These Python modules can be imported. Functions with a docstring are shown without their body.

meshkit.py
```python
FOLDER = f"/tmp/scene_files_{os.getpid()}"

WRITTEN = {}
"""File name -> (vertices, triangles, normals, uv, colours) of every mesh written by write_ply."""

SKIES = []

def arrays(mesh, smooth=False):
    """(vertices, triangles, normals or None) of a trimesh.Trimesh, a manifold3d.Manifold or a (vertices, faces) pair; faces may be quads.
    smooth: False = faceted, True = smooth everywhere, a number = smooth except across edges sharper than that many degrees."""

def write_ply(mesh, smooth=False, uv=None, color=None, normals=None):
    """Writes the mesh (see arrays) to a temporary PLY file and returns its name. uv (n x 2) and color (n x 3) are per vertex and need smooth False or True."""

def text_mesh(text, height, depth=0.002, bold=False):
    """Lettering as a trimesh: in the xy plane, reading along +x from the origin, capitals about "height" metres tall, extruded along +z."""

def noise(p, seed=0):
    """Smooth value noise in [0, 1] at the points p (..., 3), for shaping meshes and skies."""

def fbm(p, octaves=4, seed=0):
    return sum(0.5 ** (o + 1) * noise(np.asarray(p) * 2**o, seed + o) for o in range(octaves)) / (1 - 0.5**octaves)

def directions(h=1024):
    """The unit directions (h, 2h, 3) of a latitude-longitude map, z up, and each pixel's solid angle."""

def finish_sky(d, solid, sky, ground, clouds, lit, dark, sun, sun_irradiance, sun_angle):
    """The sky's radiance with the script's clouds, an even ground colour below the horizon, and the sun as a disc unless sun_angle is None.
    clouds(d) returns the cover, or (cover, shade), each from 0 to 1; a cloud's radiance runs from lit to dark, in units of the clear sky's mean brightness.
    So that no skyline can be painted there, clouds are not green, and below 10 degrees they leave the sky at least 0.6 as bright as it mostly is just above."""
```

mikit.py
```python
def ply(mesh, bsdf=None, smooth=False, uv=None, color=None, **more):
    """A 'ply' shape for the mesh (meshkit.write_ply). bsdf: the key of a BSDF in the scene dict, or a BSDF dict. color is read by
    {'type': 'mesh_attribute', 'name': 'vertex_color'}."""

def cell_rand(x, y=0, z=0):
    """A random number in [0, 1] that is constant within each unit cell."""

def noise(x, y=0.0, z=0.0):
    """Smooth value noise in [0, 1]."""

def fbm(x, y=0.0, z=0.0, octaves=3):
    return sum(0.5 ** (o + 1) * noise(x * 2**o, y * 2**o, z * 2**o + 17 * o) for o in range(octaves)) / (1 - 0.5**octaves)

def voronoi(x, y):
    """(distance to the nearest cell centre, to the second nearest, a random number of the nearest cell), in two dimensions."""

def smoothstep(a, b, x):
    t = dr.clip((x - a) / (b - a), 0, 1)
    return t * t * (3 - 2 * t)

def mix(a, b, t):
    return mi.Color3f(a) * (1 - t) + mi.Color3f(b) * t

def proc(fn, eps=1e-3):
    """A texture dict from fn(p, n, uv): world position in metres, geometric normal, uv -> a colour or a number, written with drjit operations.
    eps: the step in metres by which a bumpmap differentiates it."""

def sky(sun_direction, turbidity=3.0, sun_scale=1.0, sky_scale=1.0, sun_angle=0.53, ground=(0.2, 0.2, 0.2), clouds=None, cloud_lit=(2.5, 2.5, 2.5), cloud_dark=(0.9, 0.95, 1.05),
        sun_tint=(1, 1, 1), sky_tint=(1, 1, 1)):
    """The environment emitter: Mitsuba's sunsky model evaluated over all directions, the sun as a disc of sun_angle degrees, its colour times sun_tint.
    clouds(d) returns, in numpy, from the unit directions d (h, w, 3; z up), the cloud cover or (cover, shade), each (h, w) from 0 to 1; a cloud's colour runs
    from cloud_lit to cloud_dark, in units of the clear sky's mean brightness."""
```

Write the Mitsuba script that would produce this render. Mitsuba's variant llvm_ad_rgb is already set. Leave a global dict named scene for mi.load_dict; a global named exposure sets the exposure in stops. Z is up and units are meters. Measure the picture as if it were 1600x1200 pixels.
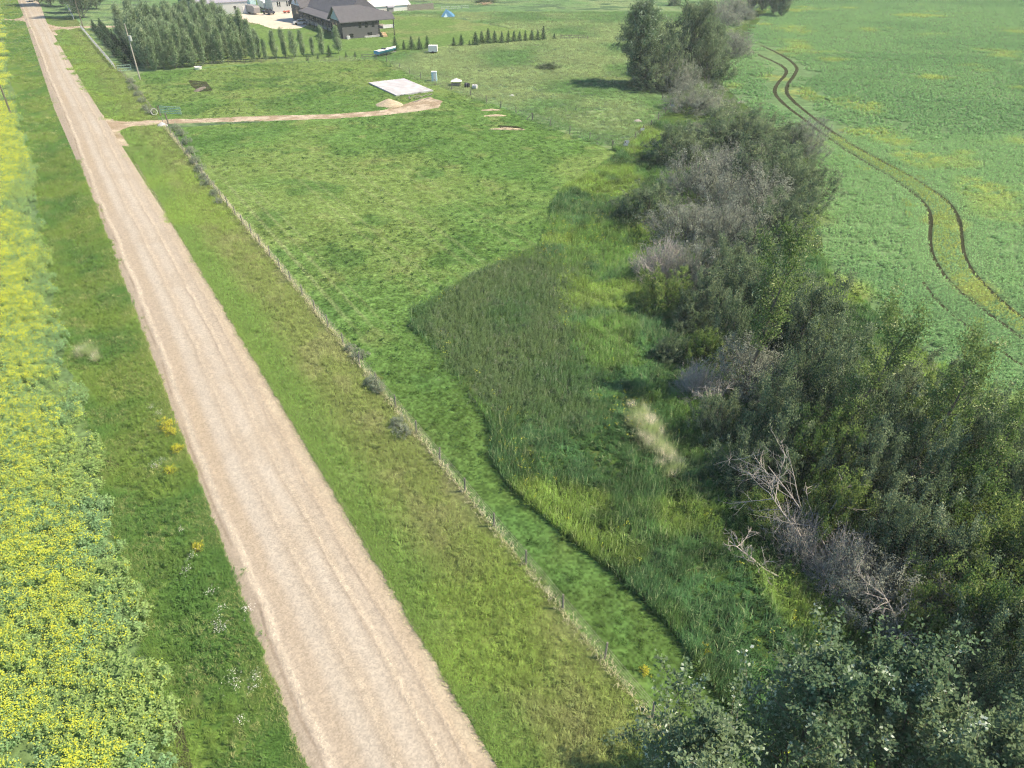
import math
import numpy as np, trimesh, shapely
from shapely.geometry import Polygon, LineString, Point, box as sbox
from shapely.ops import unary_union
from scipy.spatial import Delaunay
import drjit as dr, mitsuba as mi, mikit, meshkit
from mikit import noise, fbm, smoothstep, mix

T = mi.ScalarTransform4f
scene, labels = {}, {}

# ------------------------------------------------------------------ camera, sky, exposure
CAM_Z, PITCH = 34.0, math.radians(34.53)
scene['camera'] = {'type': 'perspective', 'fov': 72.55, 'fov_axis': 'x', 'near_clip': 0.5, 'far_clip': 9000.0,
                   'to_world': T().look_at(origin=[0, 0, CAM_Z], target=[0, math.cos(PITCH), CAM_Z - math.sin(PITCH)], up=[0, 0, 1])}
scene['sky'] = mikit.sky((0.64, -0.04, 0.76), turbidity=3.0, sun_tint=(1.0, 0.98, 0.94))
exposure = 2.15

# ------------------------------------------------------------------ the road's frame: u across (to the right), v along
A = math.radians(32.04)
NU, DV = np.array([math.cos(A), math.sin(A)]), np.array([-math.sin(A), math.cos(A)])


def XY(u, v):
    u, v = np.asarray(u, float), np.asarray(v, float)
    return np.stack([u * NU[0] + v * DV[0], u * NU[1] + v * DV[1]], -1)


def UV(p):
    p = np.asarray(p, float)
    return p[..., 0] * NU[0] + p[..., 1] * NU[1], p[..., 0] * DV[0] + p[..., 1] * DV[1]


def n3(x, y, s, seed=0, octaves=3):
    p = np.stack([np.asarray(x, float) / s + 900, np.asarray(y, float) / s + 900, np.zeros_like(np.asarray(x, float)) + 0.37], -1)
    return meshkit.fbm(p, octaves, seed)


def zt(x, y):
    """Height of the ground."""
    x, y = np.asarray(x, float), np.asarray(y, float)
    u, v = x * NU[0] + y * NU[1], x * DV[0] + y * DV[1]
    prof = np.interp(u, [-60, -8, -5.5, -3.2, -1.2, 0.5, 1.2, 4.5, 7.6, 8.3, 10, 12, 14, 16, 60],
                     [0, 0, -.05, -.45, -.15, .1, .18, .26, .2, .17, -.1, -.38, -.1, 0, 0])
    fill = np.exp(-((v - DRIVE_V) / 3.5) ** 2) + np.exp(-((v - 299) / 4.0) ** 2)
    prof = np.where(u > 8, prof * (1 - np.clip(fill, 0, 1)), prof)
    off = np.clip(np.maximum(-4 - u, u - 12) / 8, 0, 1)
    small = np.clip(np.maximum(-u, u - 8.5) / 2, 0, 1)
    return prof + off * 0.7 * (n3(x, y, 30, 3) - .5) + small * 0.16 * (n3(x, y, 2.6, 5, 2) - .5)


DRIVE_V = 152.5


def z1(p):
    return float(zt(p[0], p[1]))


# ------------------------------------------------------------------ mesh helpers
class MB:
    """Collects pieces of ONE mesh."""

    def __init__(self):
        self.v, self.f, self.uv, self.nr, self.n, self.soft = [], [], [], [], 0, False

    def add(self, v, f, uv=None, nr=None):
        v, f = np.asarray(v, float).reshape(-1, 3), np.asarray(f, int)
        if f.shape[1] == 4:
            f = np.vstack([f[:, [0, 1, 2]], f[:, [0, 2, 3]]])
        self.v.append(v); self.f.append(f + self.n)
        self.uv.append(np.zeros((len(v), 2)) if uv is None else np.broadcast_to(uv, (len(v), 2)))
        self.nr.append(np.tile([0, 0, 1.0], (len(v), 1)) if nr is None else nr)
        self.soft |= nr is not None
        self.n += len(v)
        return self

    def tm(self, m):
        return self.add(m.vertices, m.faces)

    def box(self, a, b, c0, c1, z0, z1, local=True):
        """Box u a..b, v c0..c1, z z0..z1 in the road's frame (local) or in x, y."""
        q = np.array([[a, c0], [b, c0], [b, c1], [a, c1]], float)
        q = XY(q[:, 0], q[:, 1]) if local else q
        v = np.vstack([np.c_[q, np.full(4, z0)], np.c_[q, np.full(4, z1)]])
        return self.add(v, [[3, 2, 1, 0], [4, 5, 6, 7], [0, 1, 5, 4], [1, 2, 6, 5], [2, 3, 7, 6], [3, 0, 4, 7]])

    def beam(self, p, q, w, h=None):
        """Square bar from p to q."""
        p, q = np.asarray(p, float), np.asarray(q, float)
        h = h or w
        t = (q - p) / np.linalg.norm(q - p)
        s = np.cross(t, [0, 0, 1] if abs(t[2]) < .95 else [1, 0, 0]); s /= np.linalg.norm(s)
        k = np.cross(s, t)
        o = [s * w / 2 * i + k * h / 2 * j for i, j in ((-1, -1), (1, -1), (1, 1), (-1, 1))]
        return self.add([p + a for a in o] + [q + a for a in o], [[0, 1, 2, 3], [7, 6, 5, 4], [0, 4, 5, 1], [1, 5, 6, 2], [2, 6, 7, 3], [3, 7, 4, 0]])

    def tube(self, pts, radii, sides=5, uv=None):
        p = np.asarray(pts, float); r = np.broadcast_to(np.asarray(radii, float), (len(p),))
        t = np.gradient(p, axis=0); t /= np.linalg.norm(t, axis=1, keepdims=True) + 1e-9
        a = np.cross(t, np.where(np.abs(t[:, 2:]) < .9, [0, 0, 1.], [1., 0, 0])); a /= np.linalg.norm(a, axis=1, keepdims=True) + 1e-9
        b, g = np.cross(t, a), np.arange(sides) * 2 * np.pi / sides
        v = p[:, None] + r[:, None, None] * (np.cos(g)[None, :, None] * a[:, None] + np.sin(g)[None, :, None] * b[:, None])
        i, j = np.meshgrid(np.arange(len(p) - 1), np.arange(sides), indexing='ij')
        q = np.stack([i * sides + j, i * sides + (j + 1) % sides, (i + 1) * sides + (j + 1) % sides, (i + 1) * sides + j], -1).reshape(-1, 4)
        self.add(v.reshape(-1, 3), q, uv)
        return self.add(np.vstack([v[-1], p[-1:]]), [[k, (k + 1) % sides, sides] for k in range(sides)], uv)

    def poly(self, pts):
        """Flat polygon (convex), one side."""
        n = len(pts)
        return self.add(pts, [[0, i, i + 1] for i in range(1, n - 1)])

    def slab(self, pts, t):
        """Convex polygon thickened downwards by t."""
        p = np.asarray(pts, float); n = len(p); lo = p - [0, 0, t]
        f = [[0, i, i + 1] for i in range(1, n - 1)] + [[n, n + i + 1, n + i] for i in range(1, n - 1)]
        for i in range(n):
            j = (i + 1) % n
            f += [[i, n + i, n + j], [i, n + j, j]]
        return self.add(np.vstack([p, lo]), f)

    def get(self):
        return np.vstack(self.v), np.vstack(self.f), np.vstack(self.uv)

    def ply(self, bsdf, smooth=False):
        v, f, uv = self.get()
        if self.soft:
            return {'type': 'ply', 'filename': meshkit.write_ply((v, f), False, uv, normals=np.vstack(self.nr)), 'face_normals': False, 'bsdf': {'type': 'ref', 'id': bsdf}}
        return mikit.ply((v, f), bsdf, smooth=smooth) if smooth else mikit.ply((v, f), bsdf, uv=uv)


def obj(key, mb, bsdf, smooth=False):
    scene[key] = mb.ply(bsdf, smooth) if isinstance(mb, MB) else mikit.ply(mb, bsdf, smooth=smooth)


COUNT = {}


def num(name):
    """name, name_001, name_002, ..."""
    k = COUNT.get(name, 0); COUNT[name] = k + 1
    return name if k == 0 else '%s_%03d' % (name, k)


def lab(key, label=None, category=None, group=None, kind=None):
    d = {k: v for k, v in dict(label=label, category=category, group=group, kind=kind).items() if v}
    labels[key] = d


def ordinal(k):
    return ('first second third fourth fifth sixth seventh eighth ninth tenth eleventh twelfth thirteenth fourteenth fifteenth sixteenth seventeenth eighteenth nineteenth twentieth'.split()
            + ['%dth' % i for i in range(21, 60)])[k]


def put(key, group, x, y, z, rot=0.0, s=1.0, sz=None, tilt=None):
    m = T().translate([float(x), float(y), float(z)])
    if tilt:
        m = m @ T().rotate([math.cos(tilt[0]), math.sin(tilt[0]), 0], tilt[1])
    m = m @ T().rotate([0, 0, 1], math.degrees(rot)) @ T().scale([float(s), float(s), float(sz or s)])
    scene[key] = {'type': 'instance', 'to_world': m, 'group': {'type': 'ref', 'id': group}}


# ------------------------------------------------------------------ materials
def rgbc(c):
    return {'type': 'rgb', 'value': list(c)}


def ring(x, a, b, w):
    """1 between a and b with soft edges w."""
    return smoothstep(a - w, a + w, x) * (1 - smoothstep(b - w, b + w, x))


def uvp(p):
    return p.x * float(NU[0]) + p.y * float(NU[1]), p.x * float(DV[0]) + p.y * float(DV[1])


def solid(key, c, rough=.6, spec=.4, metallic=0.0, grain=0.08, scale=3.0):
    c = list(c)

    def fn(p, n, uv):
        k = 1 + grain * 2 * (fbm(p.x * scale, p.y * scale, p.z * scale) - .5)
        return mi.Color3f(c) * k
    scene[key] = {'type': 'twosided', 'b': {'type': 'principled', 'base_color': mikit.proc(fn) if grain else rgbc(c), 'roughness': rough, 'specular': spec, 'metallic': metallic}}


def ground_mat(key, fn, bump=0.0, bumpfn=None):
    b = {'type': 'diffuse', 'reflectance': mikit.proc(fn)}
    if bump:
        b = {'type': 'bumpmap', 'arbitrary': mikit.proc(bumpfn, eps=.02), 'scale': bump, 'bsdf': b}
    scene[key] = {'type': 'twosided', 'b': b}


def veg(key, fn, trans=.7, rough=.55):
    scene[key] = {'type': 'principledthin', 'base_color': mikit.proc(fn), 'roughness': rough, 'diff_trans': trans, 'spec_trans': 0.0}


def road_col(p, n, uv):
    u, v = uvp(p)
    w = u + 0.5 * (noise(v * .045, 3.0) - .5) + 0.25 * (noise(v * .4, u * .6 + 9.0) - .5)
    c = mix((.50, .42, .33), (.55, .475, .395), fbm(v * .05, u * .8))
    track = ring(w, 2.9, 3.9, .4) + ring(w, 4.75, 5.75, .4) + ring(w, 6.35, 6.9, .25) * .5
    c = mix(c, (.62, .565, .495), dr.minimum(track, 1.) * .9 * (.6 + .4 * noise(v * .12, u * .7)))
    wind = ring(w, 1.35, 1.75, .15) + ring(w, 4.1, 4.5, .2) * .6 + ring(w, 5.95, 6.3, .16) * .8 + ring(w, 7.1, 7.4, .15) * .4
    c = mix(c, (.72, .64, .53), dr.minimum(wind, 1.) * (.35 + .65 * noise(v * 2.2, u * 7)) * .8)
    c = mix(c, (.55, .44, .31), ring(w, 1.9, 2.7, .35) * .5 * noise(v * .1, 4.0) + ring(w, 7.3, 8.6, .3) * .25)
    c = mix(c, (.66, .585, .46), ring(w, 7.5, 8.9, .2) * .6 * noise(v * 1.1, u * 2.5))
    c = mix(c, (.36, .315, .27), ring(w, -.2, .95, .3) * .6 * (.45 + .55 * noise(v * .3, u)))
    dark = ring(w, 1.05, 1.22, .08) * .9 + ring(w, 4.02, 4.14, .08) * .35 + ring(w, 5.84, 5.96, .08) * .4 + ring(w, 7.0, 7.1, .08) * .3
    c = mix(c, (.36, .295, .235), dark * .8 * smoothstep(.2, .6, noise(v * .35, u * 1.5)))
    patch = smoothstep(.55, .75, fbm(p.x * .22 + 3, p.y * .22))
    c = mix(c, (.50, .42, .33), patch * .35)
    sp = noise(p.x * 13, p.y * 13)
    peb = smoothstep(.78, .9, noise(p.x * 22 + 5, p.y * 22)) * (.25 + wind)
    return c * mi.Color3f(.955, 1.0, .995) * (.73 + .26 * sp) * (.92 + .16 * noise(p.x * 5, p.y * 5)) * (1 + .3 * peb)


def road_bump(p, n, uv):
    u, v = uvp(p)
    w = u + 0.35 * (noise(v * .06, 3.0) - .5)
    wind = ring(w, 1.35, 1.75, .15) + ring(w, 4.1, 4.5, .16) * .6 + ring(w, 5.95, 6.3, .12) + ring(w, 7.1, 7.4, .1)
    return noise(p.x * 13, p.y * 13) * (.4 + wind) + wind * .55 + fbm(v * .35, u * 1.3) * .5


ground_mat('gravel', road_col, .025, road_bump)


def drive_col(p, n, uv):
    u, v = uvp(p)
    c = mix((.74, .66, .52), (.52, .43, .31), smoothstep(.35, .7, fbm(p.x * .5, p.y * .5)))
    c = mix(c, (.38, .33, .20), smoothstep(.55, .7, fbm(p.x * .9 + 4, p.y * .9)) * .6)
    return c * (.60 + .25 * noise(p.x * 6, p.y * 6))


ground_mat('driveway_gravel', drive_col)
ground_mat('yard_gravel', lambda p, n, uv: mix((.80, .74, .63), (.70, .63, .52), fbm(p.x * .15, p.y * .15)) * (.86 + .14 * noise(p.x * 3, p.y * 3)))
ground_mat('bare_soil', lambda p, n, uv: mix((.042, .054, .028), (.07, .075, .045), fbm(p.x * 1.1, p.y * 1.1)) * (.8 + .4 * noise(p.x * 7, p.y * 7)))


def grassy(a, b, c, s1=.12, s2=.9, s3=4.0, k=.5):
    """Ground under plants: three tones over two scales."""
    def fn(p, n, uv):
        q = mix(a, b, smoothstep(.3, .7, fbm(p.x * s1, p.y * s1)))
        q = mix(q, c, smoothstep(.52, .75, fbm(p.x * s2 + 40, p.y * s2)) * k)
        return q * (.7 + .6 * noise(p.x * s3, p.y * s3))
    return fn


def pasture_tone(p):
    """Tone of the mown pasture: lush and yellowish areas, pale mower stripes along the fence."""
    u, v = uvp(p)
    t = smoothstep(.36, .64, fbm(p.x * .055 + 7, p.y * .055))
    c = mix((.130, .250, .070), (.185, .285, .088), t)
    c = mix(c, (.24, .29, .115), smoothstep(.6, .8, fbm(p.x * .3 + 3, p.y * .3)) * .45)
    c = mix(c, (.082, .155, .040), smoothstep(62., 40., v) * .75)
    c = mix(c, (.085, .185, .052), smoothstep(.55, .72, fbm(p.x * .16 + 31, p.y * .16)) * .7)
    st = ring(u, 18.0, 18.5, .15) + ring(u, 19.6, 20.0, .15) * .8 + ring(u, 20.9, 21.2, .12) * .7 + ring(u, 27.5, 28, .2) * .6 + ring(u, 29.3, 29.8, .2) * .6 + ring(u, 34.2, 34.9, .25) * .55 + ring(u, 36.3, 37, .25) * .55 + ring(u, 42., 42.6, .25) * .4 + ring(u, 44., 44.7, .25) * .4
    st = dr.minimum(st, 1.) * smoothstep(50., 64., v) * (1 - smoothstep(100., 125., v)) * (.4 + .6 * noise(v * .15, u))
    return mix(c, (.30, .36, .18), st * .6)


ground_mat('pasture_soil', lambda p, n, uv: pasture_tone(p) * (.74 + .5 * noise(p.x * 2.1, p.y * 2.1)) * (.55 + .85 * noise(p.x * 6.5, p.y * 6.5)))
ground_mat('rough_soil', lambda p, n, uv: mix(mix((.15, .275, .115), (.225, .32, .15), smoothstep(.35, .65, fbm(p.x * .05, p.y * .09))), mix((.10, .15, .095), (.10, .20, .09), noise(p.x * .06, p.y * .03)),
                                              smoothstep(.5, .68, fbm(p.x * .13 + 9, p.y * .3))) * (.7 + .6 * noise(p.x * 1.6, p.y * 2.2)))
ground_mat('lawn', grassy((.135, .24, .07), (.17, .27, .085), (.24, .27, .13), .03, .12, 2.0, .5))

ground_mat('meadow_soil', grassy((.065, .13, .036), (.09, .155, .04), (.11, .13, .055), .12, .8, 4.0, .4))
ground_mat('canola_soil', grassy((.13, .22, .10), (.15, .24, .10), (.09, .15, .07), .2, .8, 4.0, .5))


YELLOWED = [(62.5, 177.4, 4), (63.4, 163.0, 5), (63.1, 157.4, 5), (71.2, 149.4, 7), (66.0, 125.8, 5), (61.1, 129.1, 3.5), (66.0, 113.1, 5), (68.3, 98.0, 5), (92.6, 255.2, 8), (55.9, 86.9, 3), (49.4, 67.3, 3)]      # patches of yellowed plants


def crop_tone(p):
    t = smoothstep(.35, .65, fbm(p.x * .03 + 3, p.y * .05))
    c = mix((.172, .310, .140), (.208, .350, .160), t)
    yel = smoothstep(.64, .80, fbm(p.x * .06 + 11, p.y * .09 + 5))
    for x_, y_, r_ in YELLOWED:
        d = dr.sqrt(dr.square(p.x - x_) + dr.square((p.y - y_) * .7)) / r_ + 1.1 * (fbm(p.x * .22, p.y * .22) - .5)
        yel = dr.maximum(yel, (1 - smoothstep(.35, 1.0, d)) * smoothstep(.2, .6, noise(p.x * .9, p.y * 1.4)))
    c = mix(c, (.36, .43, .13), yel * .7)
    return c


def crop_ground(p, n, uv):
    line = noise(p.x * .05 + p.y * .015, p.y * .9)
    return crop_tone(p) * (.60 + .36 * noise(p.x * 1.5, p.y * 2.6)) * (.88 + .24 * line)


ground_mat('crop_soil', crop_ground)


def tones(a, b, c, s1, s2, lo=.65, hi=.7):
    """Leaf colour: two tones by place, a third by leaf."""
    def fn(p, n, uv):
        q = mix(a, b, smoothstep(.32, .68, fbm(p.x * s1 + 5, p.y * s1, p.z * s1)))
        q = mix(q, c, smoothstep(.62, .95, uv.x) * smoothstep(.35, .7, noise(p.x * s2, p.y * s2 + 70, p.z * s2)))
        return q * (lo + hi * uv.x)
    return fn


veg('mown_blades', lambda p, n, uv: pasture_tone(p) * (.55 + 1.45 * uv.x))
def verge_tone(p):
    u, v = uvp(p)
    w = u + 2.2 * (fbm(v * .09, u * .15) - .5)
    olive = smoothstep(9.8, 13.2, w) * (1 - .45 * smoothstep(90., 140., v))
    c = mix((.185, .295, .085), (.23, .295, .105), olive)
    c = mix(c, (.30, .33, .16), olive * smoothstep(.5, .74, fbm(v * .3, u * .5 + 4)) * .6)
    return mix(c, (.235, .345, .085), smoothstep(.5, .7, fbm(p.x * .11 + 9, p.y * .11)) * .7)


ground_mat('verge_soil', lambda p, n, uv: verge_tone(p) * (.45 + .45 * noise(p.x * 5, p.y * 5)) * (.7 + .6 * noise(p.x * 13, p.y * 13)))
ground_mat('left_soil', grassy((.09, .19, .046), (.14, .235, .056), (.16, .17, .075), .18, .6, 6.0, .4))
veg('verge_blades', lambda p, n, uv: verge_tone(p) * (.75 + 1.3 * uv.x))
veg('dry_blades', tones((.62, .60, .42), (.64, .62, .47), (.36, .44, .18), .4, 1.0), .5)
veg('left_blades', tones((.16, .32, .088), (.255, .39, .10), (.42, .44, .21), .18, .6))
veg('weed_leaf', tones((.12, .235, .095), (.165, .265, .115), (.32, .35, .28), .2, .9))
def meadow_tone(p):
    c = mix((.085, .19, .070), (.165, .315, .085), smoothstep(.38, .62, fbm(p.x * .12 + 21, p.y * .12)))
    c = mix(c, (.105, .24, .10), smoothstep(.54, .68, fbm(p.x * .22 + 3, p.y * .22)) * .85)
    c = mix(c, (.27, .42, .10), smoothstep(.55, .70, fbm(p.x * .17 + 60, p.y * .15)) * .9)
    return c * (.65 + .7 * noise(p.x * .8, p.y * .8))


def meadow_leaf(p, n, uv):
    return mix(meadow_tone(p), (.42, .47, .28), smoothstep(.85, .99, uv.x) * .7) * (.6 + .85 * uv.x)


veg('meadow_blades', meadow_leaf)
veg('tuft_leaf', tones((.045, .115, .035), (.07, .145, .045), (.10, .19, .06), .3, .9))
veg('rough_blades', tones((.20, .37, .14), (.37, .49, .23), (.12, .18, .12), .06, .3, .5, 1.0))
veg('reed_blades', tones((.30, .40, .18), (.24, .33, .15), (.66, .63, .52), .9, 1.4), .5)
veg('crop_leaf', lambda p, n, uv: crop_tone(p) * (1.0 + 1.1 * uv.x))
veg('yellowed_leaf', tones((.34, .46, .13), (.44, .52, .15), (.20, .36, .14), .3, .8))


def canola_col(p, n, uv):
    leaf = mix((.31, .50, .25), (.38, .54, .20), smoothstep(.35, .65, fbm(p.x * .3, p.y * .3))) * (.7 + .6 * uv.x)
    flower = mix((.84, .85, .09), (.64, .76, .15), uv.x)
    return mix(leaf, flower, smoothstep(1.4, 1.6, uv.y))


veg('canola_leaf', canola_col)


def leafmat(key, a, b, c, s=.35, rough=.4, trans=.6):
    veg(key, tones(a, b, c, s, 1.3, .6, .8), trans, rough)


leafmat('leaf_willow', (.145, .225, .12), (.215, .295, .165), (.42, .48, .32))
leafmat('leaf_willow_bright', (.15, .26, .08), (.23, .33, .10), (.42, .48, .20))
leafmat('leaf_willow_silver', (.29, .345, .27), (.36, .40, .33), (.52, .55, .47))
leafmat('leaf_poplar', (.15, .245, .135), (.21, .30, .165), (.62, .70, .60), rough=.3)
leafmat('leaf_aspen', (.14, .24, .08), (.20, .30, .10), (.58, .62, .38), rough=.3)
leafmat('leaf_grove', (.22, .34, .18), (.29, .41, .235), (.54, .62, .46), .2)
leafmat('leaf_spruce', (.05, .11, .06), (.07, .14, .07), (.11, .18, .09), .5, .6, .2)
leafmat('leaf_sage', (.29, .36, .26), (.36, .42, .31), (.48, .52, .42))
leafmat('leaf_yellow', (.62, .66, .07), (.72, .70, .10), (.36, .48, .10))
leafmat('petal_white', (.62, .64, .66), (.70, .70, .68), (.8, .8, .82))
solid('bark', (.17, .155, .125), .9, .2, grain=.25, scale=6)
solid('bark_grey', (.175, .175, .16), .9, .2, grain=.2, scale=6)
solid('dead_wood', (.46, .44, .415), .85, .2, grain=.2, scale=5)

# ------------------------------------------------------------------ zones of the ground
SEEN = Polygon([(-467.7, 583.3), (504.4, 583.3), (30.3, 13.0), (-28.1, 13.0)])     # what is in view, with a margin
NEAR = Polygon([(-140, -10), (140, -10), (140, 118), (-140, 118)])
ROAD_L = [(-17.2, 28.6), (-30.3, 49.4), (-60.5, 98.0), (-92.2, 147.2), (-185.7, 297.8)]
ROAD_R = [(-7.7, 28.6), (-20.6, 49.4), (-51.8, 98.0), (-90.7, 158.6), (-157.5, 264.0), (-196.5, 328.9)]


def uvpoly(*q):
    return Polygon([tuple(XY(a, b)) for a, b in q])


road = Polygon([tuple(XY(.5, -60)), tuple(XY(.5, 20))] + ROAD_L + [tuple(XY(.3, 620)), tuple(XY(5.2, 620))] + ROAD_R[::-1] + [tuple(XY(8.45, 20)), tuple(XY(8.45, -60))])
drive = Polygon([(-83.8, 147.2), (-78.0, 139.1), (-74.9, 137.7), (-67.4, 138.6), (-58.1, 140.1), (-47.4, 141.6), (-35.2, 143.1), (-25.6, 146.2), (-21.3, 152.8), (-17.6, 158.0), (-14.7, 153.9), (-15.2, 148.3), (-19.1, 145.1), (-29.7, 140.6), (-39.2, 138.6), (-48.6, 137.2), (-60.3, 136.3), (-66.0, 135.3), (-70.8, 134.0), (-71.4, 130.9), (-65.2, 120.3), (-70.6, 120.3)])
drive2 = Polygon([(-168.3, 280.0), (-157.7, 265.5), (-152.6, 261.8), (-144.5, 262.1), (-130.3, 264.0), (-118.5, 267.1), (-117.2, 263.7), (-128.8, 260.7), (-142.5, 258.1), (-147.8, 255.2), (-148.1, 251.0), (-142.2, 241.7), (-148.3, 241.7)])
drive3 = Polygon([(-183.3, 281.7), (-179.0, 284.2), (-180.3, 290.4), (-167.7, 270.2), (-175.6, 278.3), (-181.3, 278.3)])
yard = Polygon([(-120.7, 267.1), (-109.0, 283.4), (-102.7, 294.1), (-99.1, 297.8), (-91.3, 299.7), (-82.0, 303.6), (-75.4, 290.4), (-69.7, 270.2), (-70.2, 258.1), (-72.8, 255.9), (-77.1, 255.2), (-81.3, 258.8), (-86.9, 267.8), (-94.8, 272.6), (-103.2, 267.1), (-117.3, 264.0)])
canola = Polygon([(-16.0, 16.6), (-17.5, 19.6), (-18.6, 21.2), (-19.7, 22.9), (-22.0, 25.6), (-23.3, 27.2), (-25.7, 31.2), (-28.6, 36.0), (-31.7, 40.8), (-34.9, 45.7), (-39.9, 52.4), (-45.5, 60.6), (-51.4, 70.8), (-59.7, 83.7), (-62.5, 88.0), (-68.6, 98.0), (-75.1, 109.1), (-93.7, 137.2), (-106.8, 158.6), (-125.1, 186.6), (-155.7, 236.6), (-194.2, 297.8), (-237.3, 366.6)] + [tuple(XY(-8, 560)), tuple(XY(-150, 560)), tuple(XY(-150, -60)), tuple(XY(-4.7, -60))])
left_verge = uvpoly((-30, -60), (1, -60), (1, 600), (-30, 600))
right_verge = uvpoly((8, -60), (16.4, -60), (16.2, 150), (16.6, 170), (16.2, 330), (5, 330))
pasture_edge = [(18.0, 116.6), (13.8, 109.1), (10.0, 102.7), (7.8, 99.9), (5.9, 94.8), (5.1, 88.0), (3.3, 78.5), (0.0, 75.0), (-4.3, 70.4), (-7.4, 66.1), (-10.1, 62.5), (-9.9, 59.1), (-6.4, 53.5), (-3.3, 47.3), (-1.9, 43.9), (-1.6, 41.5), (-1.7, 39.7), (-0.4, 36.6), (2.1, 33.4), (4.1, 31.0), (6.3, 28.5), (8.2, 25.9), (9.1, 24.3), (10.0, 22.1), (11.3, 19.3), (12.6, 16.2)]
pasture = Polygon([tuple(XY(30, -30)), tuple(XY(16.4, -30)), tuple(XY(16.3, 146))] + [(-20.3, 144.1), (-14.7, 153.9), (-4.0, 151.6), (3.7, 138.2), (11.9, 126.2), (16.7, 118.8)] + pasture_edge)
pasture2 = Polygon([tuple(XY(16.4, 150)), tuple(XY(16.6, 196))] + [(-90.4, 185.0), (-80.0, 188.3), (-64.4, 195.0), (-47.2, 199.5), (-35.8, 202.2), (-31.4, 197.7), (-24.8, 181.9), (-14.2, 164.9), (-5.3, 152.8), (-7.8, 149.4), (-14.6, 152.8), (-20.6, 147.2)])
lawn = Polygon([(-90.5, 186.6), (-66.0, 195.0), (-36.1, 204.1), (-20.3, 220.4), (0.0, 229.4), (13.2, 234.2), (10.3, 249.6), (-2.1, 259.5), (-18.3, 280.0), (-25.6, 285.1), (-45.3, 292.2), (-60.4, 309.6), (-79.9, 328.9), (-98.3, 301.6), (-114.6, 280.0), (-131.9, 258.1), (-111.6, 224.8)])
crop_edge = [(134.9, 396.7), (95.9, 297.8), (74.5, 243.0), (60.7, 206.0), (53.3, 191.6), (49.7, 183.4), (47.8, 157.4), (47.9, 137.2), (49.5, 116.6), (41.8, 92.8), (35.6, 72.4), (36.7, 63.0), (37.9, 53.5), (39.6, 45.3), (41.9, 33.2)]
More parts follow.
